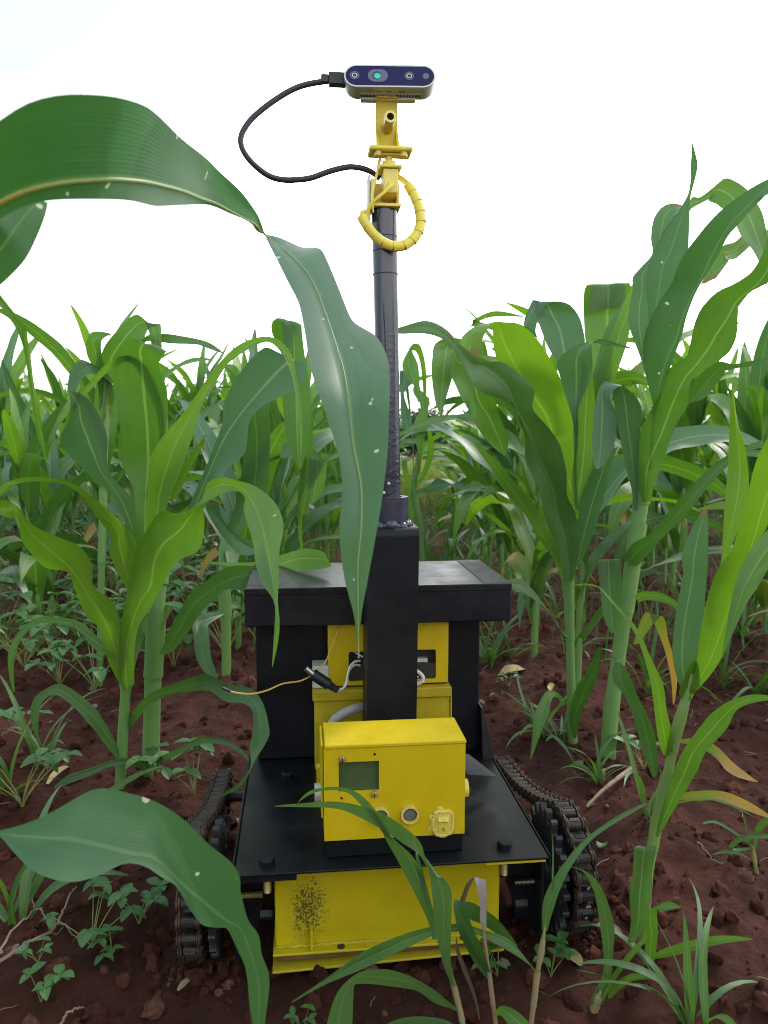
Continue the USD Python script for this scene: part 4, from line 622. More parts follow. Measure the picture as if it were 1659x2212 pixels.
P, b = plant_at('maize_plant', 'slender maize plant just right of the mast with limp hanging leaves', 'maize plant', 905, 1230, 2.2)
stalk(P, b, 'g', [(420,2400,2.2,30), (385,1800,2.2,30), (310,1320,2.2,34), (350,1050,2.2,26), (380,800,2.2,14)], ground=True)
leaf(P, b, 'g', 'leaf_mid', (2.2,2.1,2.05), [(340,1250,360,1200,380,1150), (420,200,440,100,460,20), (350,-260,370,-300,390,-350), (230,-260,250,-300,270,-350), (180,-60,260,-80,370,-100), (240,50,300,40,380,20), (300,110,340,110,380,150), (298,200,400,240,502,300), (392,370,430,380,475,440), (308,600,390,600,462,640), (330,780,380,780,430,760), (370,930,372,930,376,930)], n=56)
leaf(P, b, 'g', 'leaf_blue', (2.2,2.15,2.1), [(300,1200,310,1180,320,1150), (200,100,220,60,240,20), (150,-60,180,-60,220,-60), (140,60,200,60,290,65), (150,230,170,240,195,240), (155,450,200,450,262,450), (175,580,230,570,287,560), (230,690,235,690,242,690)], n=40)
leaf(P, b, 'g', 'leaf_bright', (2.2,2.15), [(300,1320,320,1320,350,1330), (440,1060,470,1060,510,1050), (480,800,510,790,545,770), (465,600,475,600,490,590), (470,520,472,520,475,520)], n=30)
leaf(P, b, 'g', 'leaf_blue', (2.2,2.1,2.0), [(330,1360,335,1375,340,1400), (480,1310,480,1340,500,1385), (590,1218,590,1310,590,1392), (690,1250,680,1295,670,1360), (745,1292,742,1300,735,1310), (840,1255,840,1290,830,1340), (930,1300,920,1330,900,1360), (975,1395,972,1397,968,1397)], n=36)
leaf(P, b, 'g', 'leaf_mid', (2.25,2.3), [(240,1750,260,1750,290,1750), (250,1450,310,1450,370,1440), (180,1150,210,1130,240,1120), (165,1010,190,1010,230,1000), (200,1000,240,1010,280,1010)], n=30)
P, b = plant_at('maize_plant', 'tallest maize plant, leaning right with a spiked top leaf above the right row', 'maize plant', 1310, 1642, 1.05)
stalk(P, b, 'D', [(1312,1648,1.05,17), (1325,1500,1.05,17), (1348,1340,1.05,15), (1366,1225,1.05,16), (1380,1120,1.05,15), (1390,1040,1.05,17), (1400,900,1.06,14)])
leaf(P, b, 'q', 'leaf_hero_low', (1.03,1.0,.98,.96,.93,.9), [(370,2500,385,2500,400,2490), (395,2080,412,2090,432,2080), (330,1800,450,1880,487,1880), (314,1650,500,1720,542,1720), (350,1480,570,1570,602,1560), (430,1320,620,1400,642,1400), (530,1170,700,1220,717,1215), (570,1050,770,1090,792,1090), (640,920,830,960,872,960), (760,770,900,830,937,830), (900,623,1000,690,1037,715), (1080,488,1130,560,1177,565), (1239,398,1240,450,1239,512), (1420,330,1420,370,1420,420), (1560,310,1560,320,1560,330)], tilt=.3, n=64, ripple=.002)
leaf(P, b, 'q', 'leaf_hero_low', (1.05,1.05,1.04), [(375,1800,390,1800,410,1800), (365,1500,385,1500,425,1480), (343,1230,430,1250,532,1180), (358,1040,460,1050,592,1010), (398,930,520,930,652,905), (468,780,570,780,658,740), (588,620,625,620,662,600), (656,492,666,490,677,488), (668,390,684,390,701,400), (671,270,695,300,719,310), (676,200,690,200,705,220), (680,128,681,128,682,130)], n=56)
leaf(P, b, 'q', 'leaf_blue', (1.07,1.08,1.08), [(400,2200,410,2200,425,2200), (390,2060,405,2050,425,2040), (300,1720,325,1720,350,1700), (213,1480,290,1480,365,1450), (213,1350,290,1350,368,1330), (243,1210,310,1220,362,1220), (241,1125,310,1130,362,1130), (298,1055,340,1050,382,1040), (382,960,405,960,440,940), (375,830,440,830,500,770), (398,690,470,690,540,690), (443,620,500,640,575,640), (600,588,605,600,612,612)], n=56)
leaf(P, b, 'q', 'leaf_mid', (1.1,1.12,1.1,1.06), [(560,900,570,910,580,920), (620,700,630,715,640,730), (670,543,672,580,672,622), (740,532,745,555,750,575), (800,490,815,520,845,525), (860,440,850,480,800,560), (925,392,890,480,865,588), (1020,430,960,520,905,628), (1090,480,1030,590,960,685), (1185,610,1110,690,1005,742), (1227,760,1150,800,1050,822), (1252,900,1190,920,1112,900), (1245,1050,1210,1040,1167,1000), (1230,1180,1225,1180,1220,1175)], tilt=(.3,-.2,.4,.4), n=60)
leaf(P, b, 'D', 'leaf_mid', (1.03,.99,.95,.9), [(1388,1085,1396,1085,1408,1082), (1375,1000,1402,998,1425,1015), (1392,912,1432,930,1462,915), (1416,868,1450,880,1486,876), (1430,844,1460,856,1488,842), (1442,800,1484,812,1502,812), (1486,765,1508,783,1552,780), (1492,738,1532,750,1578,756), (1498,708,1548,722,1591,724), (1518,662,1568,695,1594,680), (1550,630,1592,652,1600,656), (1594,609,1612,634,1622,630), (1626,586,1640,610,1645,618), (1643,560,1655,588,1668,605), (1664,498,1680,535,1708,562), (1720,440,1730,450,1740,460)], tilt=.3, n=64, ripple=.002)
leaf(P, b, 'q', 'leaf_dark', (1.06,1.02,.95), [(600,2200,605,2200,612,2190), (640,2080,650,2070,657,2060), (650,1960,740,1960,775,2012), (738,1838,830,1850,892,1872), (860,1748,920,1780,932,1812), (1000,1763,1050,1775,1052,1787), (1239,1720,1239,1740,1239,1767), (1400,1700,1400,1710,1400,1722)], n=40)
leaf(P, b, 'q', 'leaf_mid', (1.15,1.1,1.08), [(1400,780,1400,810,1400,850), (1239,773,1239,795,1230,817), (1110,773,1110,830,1110,892), (1000,858,1000,920,1020,972), (900,898,900,950,950,992), (853,985,895,1005,958,990), (798,1080,840,1080,935,1030), (742,1177,785,1165,855,1132)], n=40)
leaf(P, b, 'c3', 'leaf_dark', (1.04,.98,.92,.88), [(1075,1310,1085,1318,1095,1325), (1052,1300,1070,1320,1110,1332), (1090,1240,1120,1260,1160,1280), (1180,1180,1200,1200,1212,1215), (1270,1070,1290,1100,1310,1120), (1380,950,1390,990,1400,1010), (1500,860,1500,880,1510,895), (1640,800,1640,815,1640,830)], n=40, ripple=.003)
leaf(P, b, 'c3', 'leaf_blue', (1.03,1.0,.98), [(1092,1100,1100,1100,1108,1100), (1083,1010,1095,1000,1112,980), (1050,880,1085,880,1114,870), (1020,720,1065,720,1117,740), (1008,620,1050,612,1110,632), (985,562,1012,566,1052,577), (950,578,960,585,1002,600), (925,680,960,680,1020,700), (918,850,950,850,1010,830), (930,920,940,925,960,915)], tilt=(.2,.2,.3,-.3), n=48)
leaf(P, b, 'c4', 'leaf_mid', (1.03,.98), [(700,180,712,180,725,180), (690,60,740,60,795,60), (700,180,745,190,800,190), (715,300,755,310,795,300), (750,385,765,388,780,384)], n=30)
leaf(P, b, 'c4', 'leaf_yellowing', (1.03,1.0), [(855,440,870,440,885,435), (930,300,950,310,1000,320), (985,420,1000,430,1020,420), (1020,540,1035,545,1055,530), (1040,720,1042,722,1046,720)], n=30)
leaf(P, b, 'c4', 'leaf_mid', (1.03,1.0,.97), [(860,220,870,230,880,245), (900,195,920,210,940,235), (1000,205,1010,230,1020,255), (1070,250,1080,270,1090,290), (1170,330,1172,332,1174,334)], n=30)

# right plant near the camera
P, b = plant_at('maize_plant', 'near maize plant at the right edge with stubby lower blades beside the chain track', 'maize plant', 1400, 2092, .665)
stalk(P, b, 'c4', [(880,2070,.665,30), (905,1800,.665,24), (930,1500,.665,22), (955,1330,.665,20), (1005,1100,.66,26), (1045,900,.655,27), (1085,750,.65,22), (1110,660,.648,26), (1130,580,.645,22)])
leaf(P, b, 'c4', 'leaf_bright', (.655,.65,.66,.69,.73), [(1000,960,1015,965,1035,960), (975,900,1005,900,1040,880), (958,780,985,770,1012,750), (940,640,965,630,992,620), (898,480,915,490,932,492), (838,350,860,365,882,378), (758,250,780,265,802,280), (680,168,700,180,722,190), (600,162,605,166,640,157), (560,170,562,171,566,172)], n=50)
leaf(P, b, 'c4', 'leaf_mid', (.65,.62,.58), [(960,1340,966,1340,975,1335), (990,1200,1020,1200,1060,1190), (1040,1050,1090,1050,1150,1040), (1100,918,1145,930,1192,945), (1180,808,1220,840,1292,832), (1280,718,1310,745,1345,742), (1400,676,1405,695,1420,712), (1500,682,1502,692,1505,702), (1600,720,1600,725,1600,730)], n=50)
leaf(P, b, 'c4', 'leaf_dark', (.66,.68), [(945,1060,955,1062,968,1055), (905,950,935,950,965,930), (850,760,890,770,942,820), (825,700,855,700,905,735), (765,620,810,640,870,665), (757,560,790,570,835,575), (775,510,785,520,800,530), (690,520,700,518,720,512)], n=40, ripple=.002)
leaf(P, b, 'c4', 'leaf_mid', (.64,.63,.62), [(880,1380,905,1385,962,1385), (860,1390,905,1400,962,1400), (853,1500,895,1510,945,1500), (838,1600,885,1610,942,1600), (845,1720,880,1720,925,1700), (828,1832,840,1835,865,1828)], tilt=.15, n=34)
leaf(P, b, 'c4', 'leaf_mid', (.64,.62), [(905,1960,925,1960,945,1955), (912,1800,940,1800,970,1790), (910,1700,935,1700,966,1685), (1000,1645,990,1665,985,1690), (1075,1665,1073,1668,1070,1670)], n=30)
leaf(P, b, 'c4', 'leaf_mid', (.65,.6), [(935,1900,940,1905,945,1912), (1000,1860,1000,1880,1000,1902), (1100,1828,1100,1855,1100,1880), (1250,1800,1250,1818,1250,1842), (1410,1813,1411,1816,1410,1820)], n=30)
leaf(P, b, 'c4', 'leaf_grass', (.65,.57), [(900,2030,905,2040,910,2048), (960,2040,960,2048,965,2058), (1060,2044,1055,2062,1060,2080), (1200,2108,1195,2130,1195,2152), (1330,2205,1328,2212,1320,2220), (1420,2300,1419,2302,1418,2304)], n=30)
leaf(P, b, 'c4', 'leaf_grass', (.655,.66), [(885,1960,890,1970,895,1980), (800,1990,805,2005,810,2020), (750,2050,755,2060,765,2070), (738,2110,740,2112,742,2114)], n=24)
leaf(P, b, 'c4', 'leaf_yellowing', (.66,.63), [(1050,890,1052,895,1055,900), (1170,885,1170,905,1170,925), (1250,920,1245,950,1240,970), (1320,990,1310,1010,1290,1030), (1438,1080,1437,1082,1434,1083)], n=30)
leaf(P, b, 'c4', 'leaf_yellowing', (.66,.62), [(1040,1150,1045,1160,1050,1168), (1100,1132,1105,1150,1110,1168), (1200,1122,1200,1140,1205,1160), (1320,1140,1315,1165,1310,1185), (1420,1190,1415,1212,1410,1225), (1500,1245,1498,1250,1495,1254)], n=30)
leaf(P, b, 'c3', 'leaf_bright', (.648,.63,.61,.59,.57), [(1318,1865,1332,1865,1350,1865), (1358,1700,1420,1720,1470,1700), (1385,1550,1480,1560,1525,1480), (1430,1390,1530,1420,1575,1400), (1520,1230,1590,1250,1640,1200), (1560,1080,1640,1080,1720,1050), (1600,920,1700,920,1780,900), (1655,800,1740,780,1810,780), (1780,680,1790,690,1800,700)], tilt=.3, n=50)
leaf(P, b, 'c4', 'leaf_mid', (.6,.57,.56), [(1560,-160,1580,-140,1600,-120), (1450,-60,1500,-30,1570,0), (1370,60,1420,90,1490,80), (1320,200,1360,205,1410,210), (1292,350,1315,350,1342,340), (1267,510,1268,512,1270,512)], n=34)
leaf(P, b, 'c3', 'leaf_bright', (.65,.66,.66), [(1440,1480,1450,1480,1462,1470), (1463,1280,1475,1285,1495,1280), (1478,1050,1530,1050,1568,1100), (1490,900,1540,900,1579,970), (1497,750,1530,780,1562,830), (1502,640,1515,650,1530,720), (1510,538,1512,538,1514,540)], tilt=.2, n=40)
leaf(P, b, 'c4', 'leaf_blue', (.652,.66,.66), [(1105,695,1112,695,1120,692), (1060,600,1092,602,1130,600), (1038,470,1082,470,1172,440), (1053,300,1100,300,1184,300), (1088,120,1130,130,1195,150), (1083,20,1140,20,1205,40), (1118,-80,1160,-72,1205,-85), (1180,-190,1190,-188,1200,-190)], n=44)
leaf(P, b, 'c4', 'leaf_bright', (.65,.64), [(1095,700,1112,702,1128,698), (1068,660,1110,670,1150,650), (1110,560,1150,560,1168,640), (1130,520,1150,520,1165,560)], n=20)

# young sorghum-like plants in front of the robot
P, b = plant_at('young_plant', 'young grassy plant in front of the belly box with blades crossing the control box', 'plant', 990, 2350, .545)
stalk(P, b, 'c5', [(905,1400,.545,15), (890,1180,.545,14), (868,1080,.545,13), (845,990,.545,13), (810,880,.545,14), (775,760,.545,13)], mat='stalk_purple')
leaf(P, b, 'c5', 'leaf_grass', (.54,.54,.55,.56,.57), [(836,1000,845,1000,854,1000), (795,870,815,870,832,850), (758,740,800,740,835,720), (748,600,800,600,838,570), (735,490,772,490,802,490), (690,385,722,400,757,468), (640,345,672,340,712,390), (597,318,640,290,692,325), (500,254,545,240,600,238), (380,192,440,180,480,172), (250,156,300,142,300,127), (120,152,140,142,150,132), (0,150,0,148,0,146)], tilt=.4, n=60, ripple=.0005)
leaf(P, b, 'c5', 'leaf_grass', (.55,.555,.57), [(745,780,755,780,768,775), (735,720,750,720,763,705), (640,520,690,515,715,515), (540,335,615,362,655,390), (503,262,525,262,552,300), (438,176,460,162,485,178), (370,102,382,92,395,85), (290,72,292,64,298,57), (180,88,180,78,180,70), (102,142,103,140,106,137)], n=48)
leaf(P, b, 'c5', 'leaf_grass', (.545,.56), [(750,700,756,700,763,695), (690,520,704,520,716,510), (668,390,676,390,684,395), (668,360,670,360,673,362)], n=20)
leaf(P, b, 'c5', 'leaf_grass', (.545,.53,.52), [(860,1120,863,1118,866,1112), (855,1118,858,1112,862,1106), (760,1083,755,1050,752,1020), (660,1022,655,990,650,960), (560,1006,555,965,552,924), (470,992,450,955,430,925), (385,990,380,962,380,945), (370,1060,330,1040,310,1010), (366,1180,305,1150,262,1120), (350,1300,290,1290,235,1260)], n=44)
leaf(P, b, 'c5', 'leaf_dark', (.545,.53), [(900,1220,895,1225,890,1230), (800,1160,800,1190,800,1210), (680,1144,680,1185,680,1230), (580,1158,580,1190,580,1240), (500,1200,505,1220,510,1240)], n=30)

P, b = plant_at('young_plant', 'young plant with a withered purple top leaf in front of the belly box', 'plant', 1075, 2350, .56)
stalk(P, b, 'c5', [(1060,1400,.56,13), (1046,1180,.56,12), (1030,1060,.56,11), (1018,960,.56,10), (1000,830,.56,7), (985,700,.56,7)], mat='stalk_purple')
leaf(P, b, 'c5', 'leaf_withered', (.56,.562,.57), [(985,740,990,740,1000,735), (972,690,984,690,1002,690), (972,610,985,610,1004,600), (955,520,975,525,1003,540), (945,490,965,492,1000,505), (925,492,945,486,985,498)], n=34, ripple=.0015)
leaf(P, b, 'c5', 'leaf_brown', (.57,.575), [(960,490,955,486,950,484), (905,520,920,505,940,492), (890,560,903,555,920,540), (866,620,878,622,900,600), (862,640,868,642,878,635)], n=24, ripple=.001)
leaf(P, b, 'c5', 'leaf_dark', (.56,.56,.57), [(1008,968,1015,968,1026,962), (940,880,965,860,1002,880), (880,760,915,740,962,780), (848,640,870,640,905,640), (850,590,860,590,878,598)], n=34)
leaf(P, b, 'c5', 'leaf_dark', (.56,.60,.59), [(1010,960,1015,950,1020,940), (870,640,880,620,890,600), (940,690,960,650,960,618), (1030,740,1050,710,1060,690), (1100,790,1110,770,1118,760), (1150,815,1150,812,1150,808)], n=30)
leaf(P, b, 'c5', 'leaf_brown', (.56,.57), [(966,1160,969,1160,972,1160), (935,1040,942,1038,950,1035), (890,930,900,928,910,920), (858,840,866,838,874,830), (860,770,862,770,864,770)], n=24)
leaf(P, b, 'c5', 'leaf_mid', (.555,.53), [(1035,1140,1040,1145,1045,1150), (1090,1095,1085,1120,1080,1150), (1160,1130,1140,1160,1120,1200), (1230,1210,1210,1230,1180,1250)], n=24)

P, b = plant_at('young_plant', 'young plant with slender blade reaching across the right chain track', 'plant', 1150, 2350, .57)
stalk(P, b, 'c5', [(1200,1400,.57,17), (1214,1180,.57,15), (1232,1040,.57,13), (1242,950,.57,13), (1262,840,.57,12), (1280,720,.57,13)], mat='stalk_purple')
leaf(P, b, 'c5', 'leaf_grass', (.57,.57,.58), [(1268,740,1280,742,1292,740), (1266,690,1282,700,1310,670), (1270,610,1300,610,1335,590), (1312,505,1345,505,1375,490), (1400,378,1420,385,1442,380), (1500,278,1510,285,1522,290), (1650,178,1655,190,1660,200), (1760,130,1762,134,1764,138)], n=44)
leaf(P, b, 'c5', 'leaf_mid', (.57,.56,.57,.56,.55), [(1240,962,1245,955,1250,945), (1180,858,1195,880,1215,905), (1095,770,1108,800,1120,842), (1000,738,1000,755,1000,775), (900,706,900,725,900,742), (850,706,850,728,850,745), (750,718,755,738,760,757), (600,758,600,795,600,832), (400,850,400,890,400,928), (250,958,255,968,265,982), (80,1073,82,1076,84,1079)], n=56)
leaf(P, b, 'c5', 'leaf_grass', (.57,.575), [(1318,560,1320,560,1322,560), (1312,480,1317,480,1322,478), (1315,380,1318,380,1322,378), (1312,290,1313,290,1315,290)], n=16)

P, b = plant_at('young_plant', 'young plant with an arched drooping blade right of the chain track', 'plant', 1280, 2330, .60)
stalk(P, b, 'c5', [(1480,1250,.60,15), (1510,1130,.60,17), (1545,1020,.60,17)], mat='stalk_purple')
leaf(P, b, 'c5', 'leaf_grass', (.60,.605,.61,.60), [(1470,1180,1485,1180,1502,1180), (1500,1060,1520,1060,1545,1060), (1548,960,1570,960,1592,950), (1560,870,1580,870,1601,870), (1546,750,1578,755,1610,740), (1523,600,1552,620,1582,615), (1488,500,1508,505,1532,508), (1450,450,1455,455,1470,455), (1405,440,1407,438,1410,436)], n=48)
leaf(P, b, 'c5', 'leaf_mid', (.60,.58), [(1525,1090,1535,1090,1548,1088), (1590,960,1610,960,1630,950), (1660,860,1680,865,1700,860), (1760,760,1765,765,1770,770)], n=24)
leaf(P, b, 'c5', 'leaf_mid', (.60,.57), [(1578,1060,1585,1060,1592,1060), (1600,1000,1620,1010,1650,1010), (1680,945,1690,960,1700,975), (1800,960,1800,965,1800,970)], n=24)
leaf(P, b, 'c5', 'leaf_grass', (.60,.62), [(1570,960,1570,955,1572,950), (1500,935,1500,938,1502,942), (1430,922,1430,923,1430,925)], n=16)

# clump at the right edge
P, b = plant_at('grass_plant', 'small grass plant with spread blades at the right edge of the soil', 'grass', 1650, 1985, .80)
stalk(P, b, 'c4', [(1465,1690,.80,8), (1440,1560,.80,8), (1420,1440,.80,9), (1415,1380,.80,9)], mat='stem_weed')
for st in ([(1410,1385,1412,1390,1414,1396), (1300,1380,1310,1388,1320,1398), (1345,1340,1352,1352,1360,1362), (1480,1325,1482,1335,1484,1346)], [(1405,1370,1408,1375,1410,1380), (1330,1310,1330,1318,1332,1328), (1250,1265,1252,1272,1256,1282), (1178,1272,1180,1275,1184,1278)], [(1412,1460,1410,1452,1408,1445), (1340,1405,1338,1412,1336,1420), (1280,1400,1278,1408,1276,1416), (1225,1420,1226,1422,1228,1424)], [(1418,1400,1425,1400,1432,1400), (1420,1310,1435,1315,1450,1320), (1440,1270,1460,1280,1480,1285), (1520,1230,1522,1240,1526,1250)], [(1400,1400,1405,1400,1410,1395), (1375,1280,1380,1285,1385,1290), (1368,1235,1370,1235,1372,1235)], [(1440,1580,1440,1590,1440,1600), (1350,1578,1350,1588,1350,1600), (1250,1592,1252,1604,1256,1618), (1172,1638,1174,1640,1177,1641)]):
    leaf(P, b, 'c4', 'leaf_grass', (.80,.78), st, n=20)
tag(obj('dry_leaf', *(lambda g: ((g[0][0], g[0][1]), 'dry_leaf'))(loft(*[np.array([at(972 + x * .4629, 1188 + y * .4629, .80) for x, y in c]) for c in (((1310,1640),(1370,1632),(1430,1640)), ((1300,1646),(1370,1640),(1440,1650)), ((1310,1650),(1370,1648),(1430,1655)))], 12, 2)), smooth=True), 'short dry tan blade beside the grass plant at the right edge', 'dry leaf')


# ------------------------------------------------------------------ procedural maize, weeds, grass
def frame_leaf(p0, az, length, width, up0, droop, seed, twist=.0, n=22, k=3, ripple=.004):
    rg = np.random.default_rng(seed); s = np.linspace(0, 1, n); ang = up0 - droop * s ** 1.25 + .12 * np.sin(s * 5 + rg.uniform(0, 6)) * s
    azs = az + twist * s + .15 * np.sin(s * 4 + rg.uniform(0, 6)) * s
    t = np.stack([np.cos(ang) * np.cos(azs), np.cos(ang) * np.sin(azs), np.sin(ang)], 1); Mi = p0 + np.vstack([[0, 0, 0], np.cumsum((t[1:] + t[:-1]) / 2, 0)]) * length / (n - 1)
    roll = rg.normal(0, .25) + rg.uniform(-1.3, 1.3) * s ** 1.5
    side = np.stack([-np.sin(azs), np.cos(azs), 0 * s], 1); nor = np.cross(t, side); sd = side * np.cos(roll)[:, None] + nor * np.sin(roll)[:, None]; nn = np.cross(t, sd)
    w = width * .5 * np.minimum(1, (.42 + 2.4 * s)) * np.maximum(1 - s ** 2.6, 0) ** .8
    vf = .55 * (1 - s) ** 2 + .12
    A = Mi + (sd - nn * -vf[:, None] * 0 + nn * vf[:, None]) * w[:, None]; B = Mi + (-sd + nn * vf[:, None]) * w[:, None]
    return loft(A, Mi, B, n, k, .06, ripple, seed)
def maize_parts(seed, h, nl=9, lean=0., mats=('leaf_mid', 'leaf_bright', 'leaf_blue', 'leaf_mid', 'leaf_dark'), wide=.064, r=.0085, n=22):
    rg = np.random.default_rng(seed); out = []; hs = h * .72; s = np.linspace(0, 1, 16); bend = rg.normal(0, .03, 2)
    c = np.stack([bend[0] * s ** 2, bend[1] * s ** 2, hs * s - .02], 1); rad = r * (1 - .55 * s) * (1 + .10 * (np.arange(16) % 4 == 2))
    out.append(('stalk', tube(c, rad, 10), None, 'stalk_green')); plane = rg.uniform(0, math.pi)
    for q in range(nl):
        f = (q + .6) / nl; f = .12 + .88 * f; p0 = np.array([np.interp(f, s, c[:, j]) for j in range(3)]); az = plane + math.pi * q + rg.normal(0, .35)
        ln = h * (.30 + .36 * math.sin(math.pi * min(f * .9, 1))) * rg.uniform(.85, 1.15); top = f > .8
        up = 1.12 + .32 * f + rg.normal(0, .08); dr = (rg.uniform(.5, 1.3) if rg.random() < .45 else rg.uniform(1.6, 2.9)) * (.6 if top else 1) ; wd = wide * (.55 + .5 * math.sin(math.pi * f)) * rg.uniform(.85, 1.1)
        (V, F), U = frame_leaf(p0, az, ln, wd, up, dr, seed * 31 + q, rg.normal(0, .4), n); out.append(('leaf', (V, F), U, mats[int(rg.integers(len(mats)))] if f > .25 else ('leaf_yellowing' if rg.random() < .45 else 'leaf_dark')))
    for q in range(2):
        (V, F), U = frame_leaf(c[-1] - [0, 0, .02], plane + q * 2.6, h * .40, wide * .62, 1.45, .3 + .9 * q, seed * 77 + q, .2, n); out.append(('leaf', (V, F), U, 'leaf_bright'))
    return out
def build_parts(parent_path, parts):
    cnt = {}
    for nm, g, U, mat in parts:
        k = cnt.get(nm, 0); cnt[nm] = k + 1
        usdkit.mesh(stage, f'{parent_path}/{nm}' + (f'_{k:03d}' if k else ''), g, '/World/Looks/' + mat, smooth=True, uv=U)
def kind_of(name, builder, n):
    ps = []
    for k in range(n):
        c = stage.CreateClassPrim(f'/{name}_kind_{"abcdefghijklmnop"[k]}'); UsdGeom.Xform.Define(stage, f'{c.GetPath()}'); c = stage.GetPrimAtPath(c.GetPath()); c.SetSpecifier(Sdf.SpecifierClass)
        build_parts(str(c.GetPath()), builder(k)); ps.append(c.GetPath())
    return ps
def place(name, proto, loc, rot, sc, label, cat, group):
    x = UsdGeom.Xform.Define(stage, pth(None, name)); x.AddTranslateOp().Set(Gf.Vec3d(*map(float, loc))); x.AddRotateZOp().Set(float(rot)); x.AddScaleOp().Set(Gf.Vec3f(*([float(sc)] * 3)))
    x.GetPrim().GetReferences().AddInternalReference(proto); x.GetPrim().SetInstanceable(True); return tag(x.GetPrim(), label, cat, group)
mz = kind_of('maize', lambda k: maize_parts(100 + k, .68 + .035 * (k % 4), 9 + k % 3, n=20), 12)
rows = []
def rowx(i, y): return i + .07 * (y - 1.1)
for side, x0s in ((-1, (-.31, -.86, -1.42, -2.0, -2.6, -3.3)), (1, (.29, .82, 1.38, 1.95, 2.6, 3.3))):
    for ri, x0 in enumerate(x0s):
        y = {0: 1.62 if side < 0 else 1.36, 1: 1.75, 2: 2.6}.get(ri, 3.2 + .6 * (ri - 3))
        if ri == 1 and side > 0: y = 1.42
        while y < (5.6 if ri == 0 else 6.6 + .3 * ri):
            rows.append((side, ri, rowx(x0, y) + RNG.normal(0, .035), y)); y += RNG.uniform(.13, .22) + .010 * y
rows.sort(key=lambda q: q[3] + .25 * q[1]); rows = rows[:266]
ORD = ('first', 'second', 'third', 'fourth', 'fifth', 'sixth', 'seventh', 'eighth', 'ninth', 'tenth', 'eleventh', 'twelfth')
seen = {}
for side, ri, x, y in rows:
    w = 'left' if side < 0 else 'right'; k = seen.get((side, ri), 0); seen[(side, ri)] = k + 1
    s = RNG.uniform(.84, 1.12) * (1.0 if ri else (.90 if side < 0 else .94)) * (.82 if ri == 0 and y > 2.6 else .86 if y < 2 else 1)
    if ri < 2 and k < 12: lb = f'{ORD[k]} green maize plant going back along the {("inner", "second")[ri]} row on the {w}'
    else: lb = f'green maize plant crowded in the field rows far {w} behind the robot'
    place('maize_plant', mz[int(RNG.integers(len(mz)))], (x, y, gz(x, y) - .004), RNG.uniform(0, 360), s, lb, 'maize plant', f'maize plants in the rows on the {w}')
for x, y in [(sx * .98 + RNG.normal(0, .03), yy) for sx in (-1, 1) for yy in np.arange(-1.1, .85, .28)] + [(sx * .33, yy) for sx in (-1, 1) for yy in (-.45, -.7, -.95, -1.25)] + [(sx * 1.4, yy) for sx in (-1, 1) for yy in np.arange(-.4, 2.1, .42)]:
    place('maize_plant', mz[int(RNG.integers(len(mz)))], (x, y, gz(x, y) - .004), RNG.uniform(0, 360), RNG.uniform(.95, 1.2), 'green maize plant of the rows beside the camera', 'maize plant', 'maize plants of the rows beside the camera')
# small maize and grass in the gap behind the robot
def tuft(seed, n, h, w, mats, spread=.9, k=1, droop=(.8, 2.0)):
    rg = np.random.default_rng(seed); out = []
    for q in range(n):
        az = rg.uniform(0, 6.283); (V, F), U = frame_leaf(np.array([rg.normal(0, .006), rg.normal(0, .006), -.005]), az, h * rg.uniform(.55, 1.1), w * rg.uniform(.7, 1.2), rg.uniform(.75, 1.5), rg.uniform(*droop), seed * 13 + q, rg.normal(0, .4), 12, k, .001)
        out.append(('blade', (V, F), U, mats[int(rg.integers(len(mats)))]))
    return out
gr = kind_of('grass', lambda k: tuft(300 + k, 7 + 2 * k, .16, .008, ('leaf_grass', 'leaf_mid')), 4)
def weed_parts(seed, h, ns=5, ls=.045, round_=.62):
    rg = np.random.default_rng(seed); out = []
    for q in range(ns):
        az = rg.uniform(0, 6.283); hh = h * rg.uniform(.5, 1.); sp = h * rg.uniform(.15, .7); s = np.linspace(0, 1, 8)
        c = np.stack([np.cos(az) * sp * s ** 1.4, np.sin(az) * sp * s ** 1.4, hh * s - .005], 1); out.append(('stem', tube(c, np.linspace(.0016, .0008, 8), 6), None, 'stem_weed'))
        for j in range(3):
            a2 = az + (j - 1) * 1.9 + rg.normal(0, .2); L = ls * rg.uniform(.7, 1.15); n = 11; t = np.linspace(0, 1, n); up = rg.uniform(-.2, .5); dr = rg.uniform(.3, 1.)
            ang = up - dr * t; tg = np.stack([np.cos(ang) * math.cos(a2), np.cos(ang) * math.sin(a2), np.sin(ang)], 1); Mi = c[-1] + np.vstack([[0, 0, 0], np.cumsum(tg[1:], 0)]) * L / (n - 1)
            w = L * round_ * .5 * np.sin(np.pi * np.clip(t ** .75, 0, 1)) ** .8; sd = np.array([-math.sin(a2), math.cos(a2), 0])[None] + np.array([0, 0, .35]); sd2 = np.array([math.sin(a2), -math.cos(a2), 0])[None] + np.array([0, 0, .35])
            (V, F), U = loft(Mi + sd * w[:, None], Mi, Mi + sd2 * w[:, None], 12, 3, .08, .0006, seed * 7 + q * 3 + j); out.append(('leaf', (V, F), U, 'weed_leaf'))
    return out
wd = kind_of('weed', lambda k: weed_parts(500 + k, .075 + .02 * k, 4 + k, .038 + .006 * (k % 3), .55 + .12 * (k % 2)), 5)
def gl(px, py, lift=0.0):
    p = ground_at(px, py)
    for _ in range(4):
        z = gz(p[0], p[1]); r = p - np.array([0, 0, EYE]); p = np.array([0, 0, EYE]) + r * ((EYE - z) / max(EYE - p[2], 1e-6))
    p[2] = gz(p[0], p[1]) + lift; return p
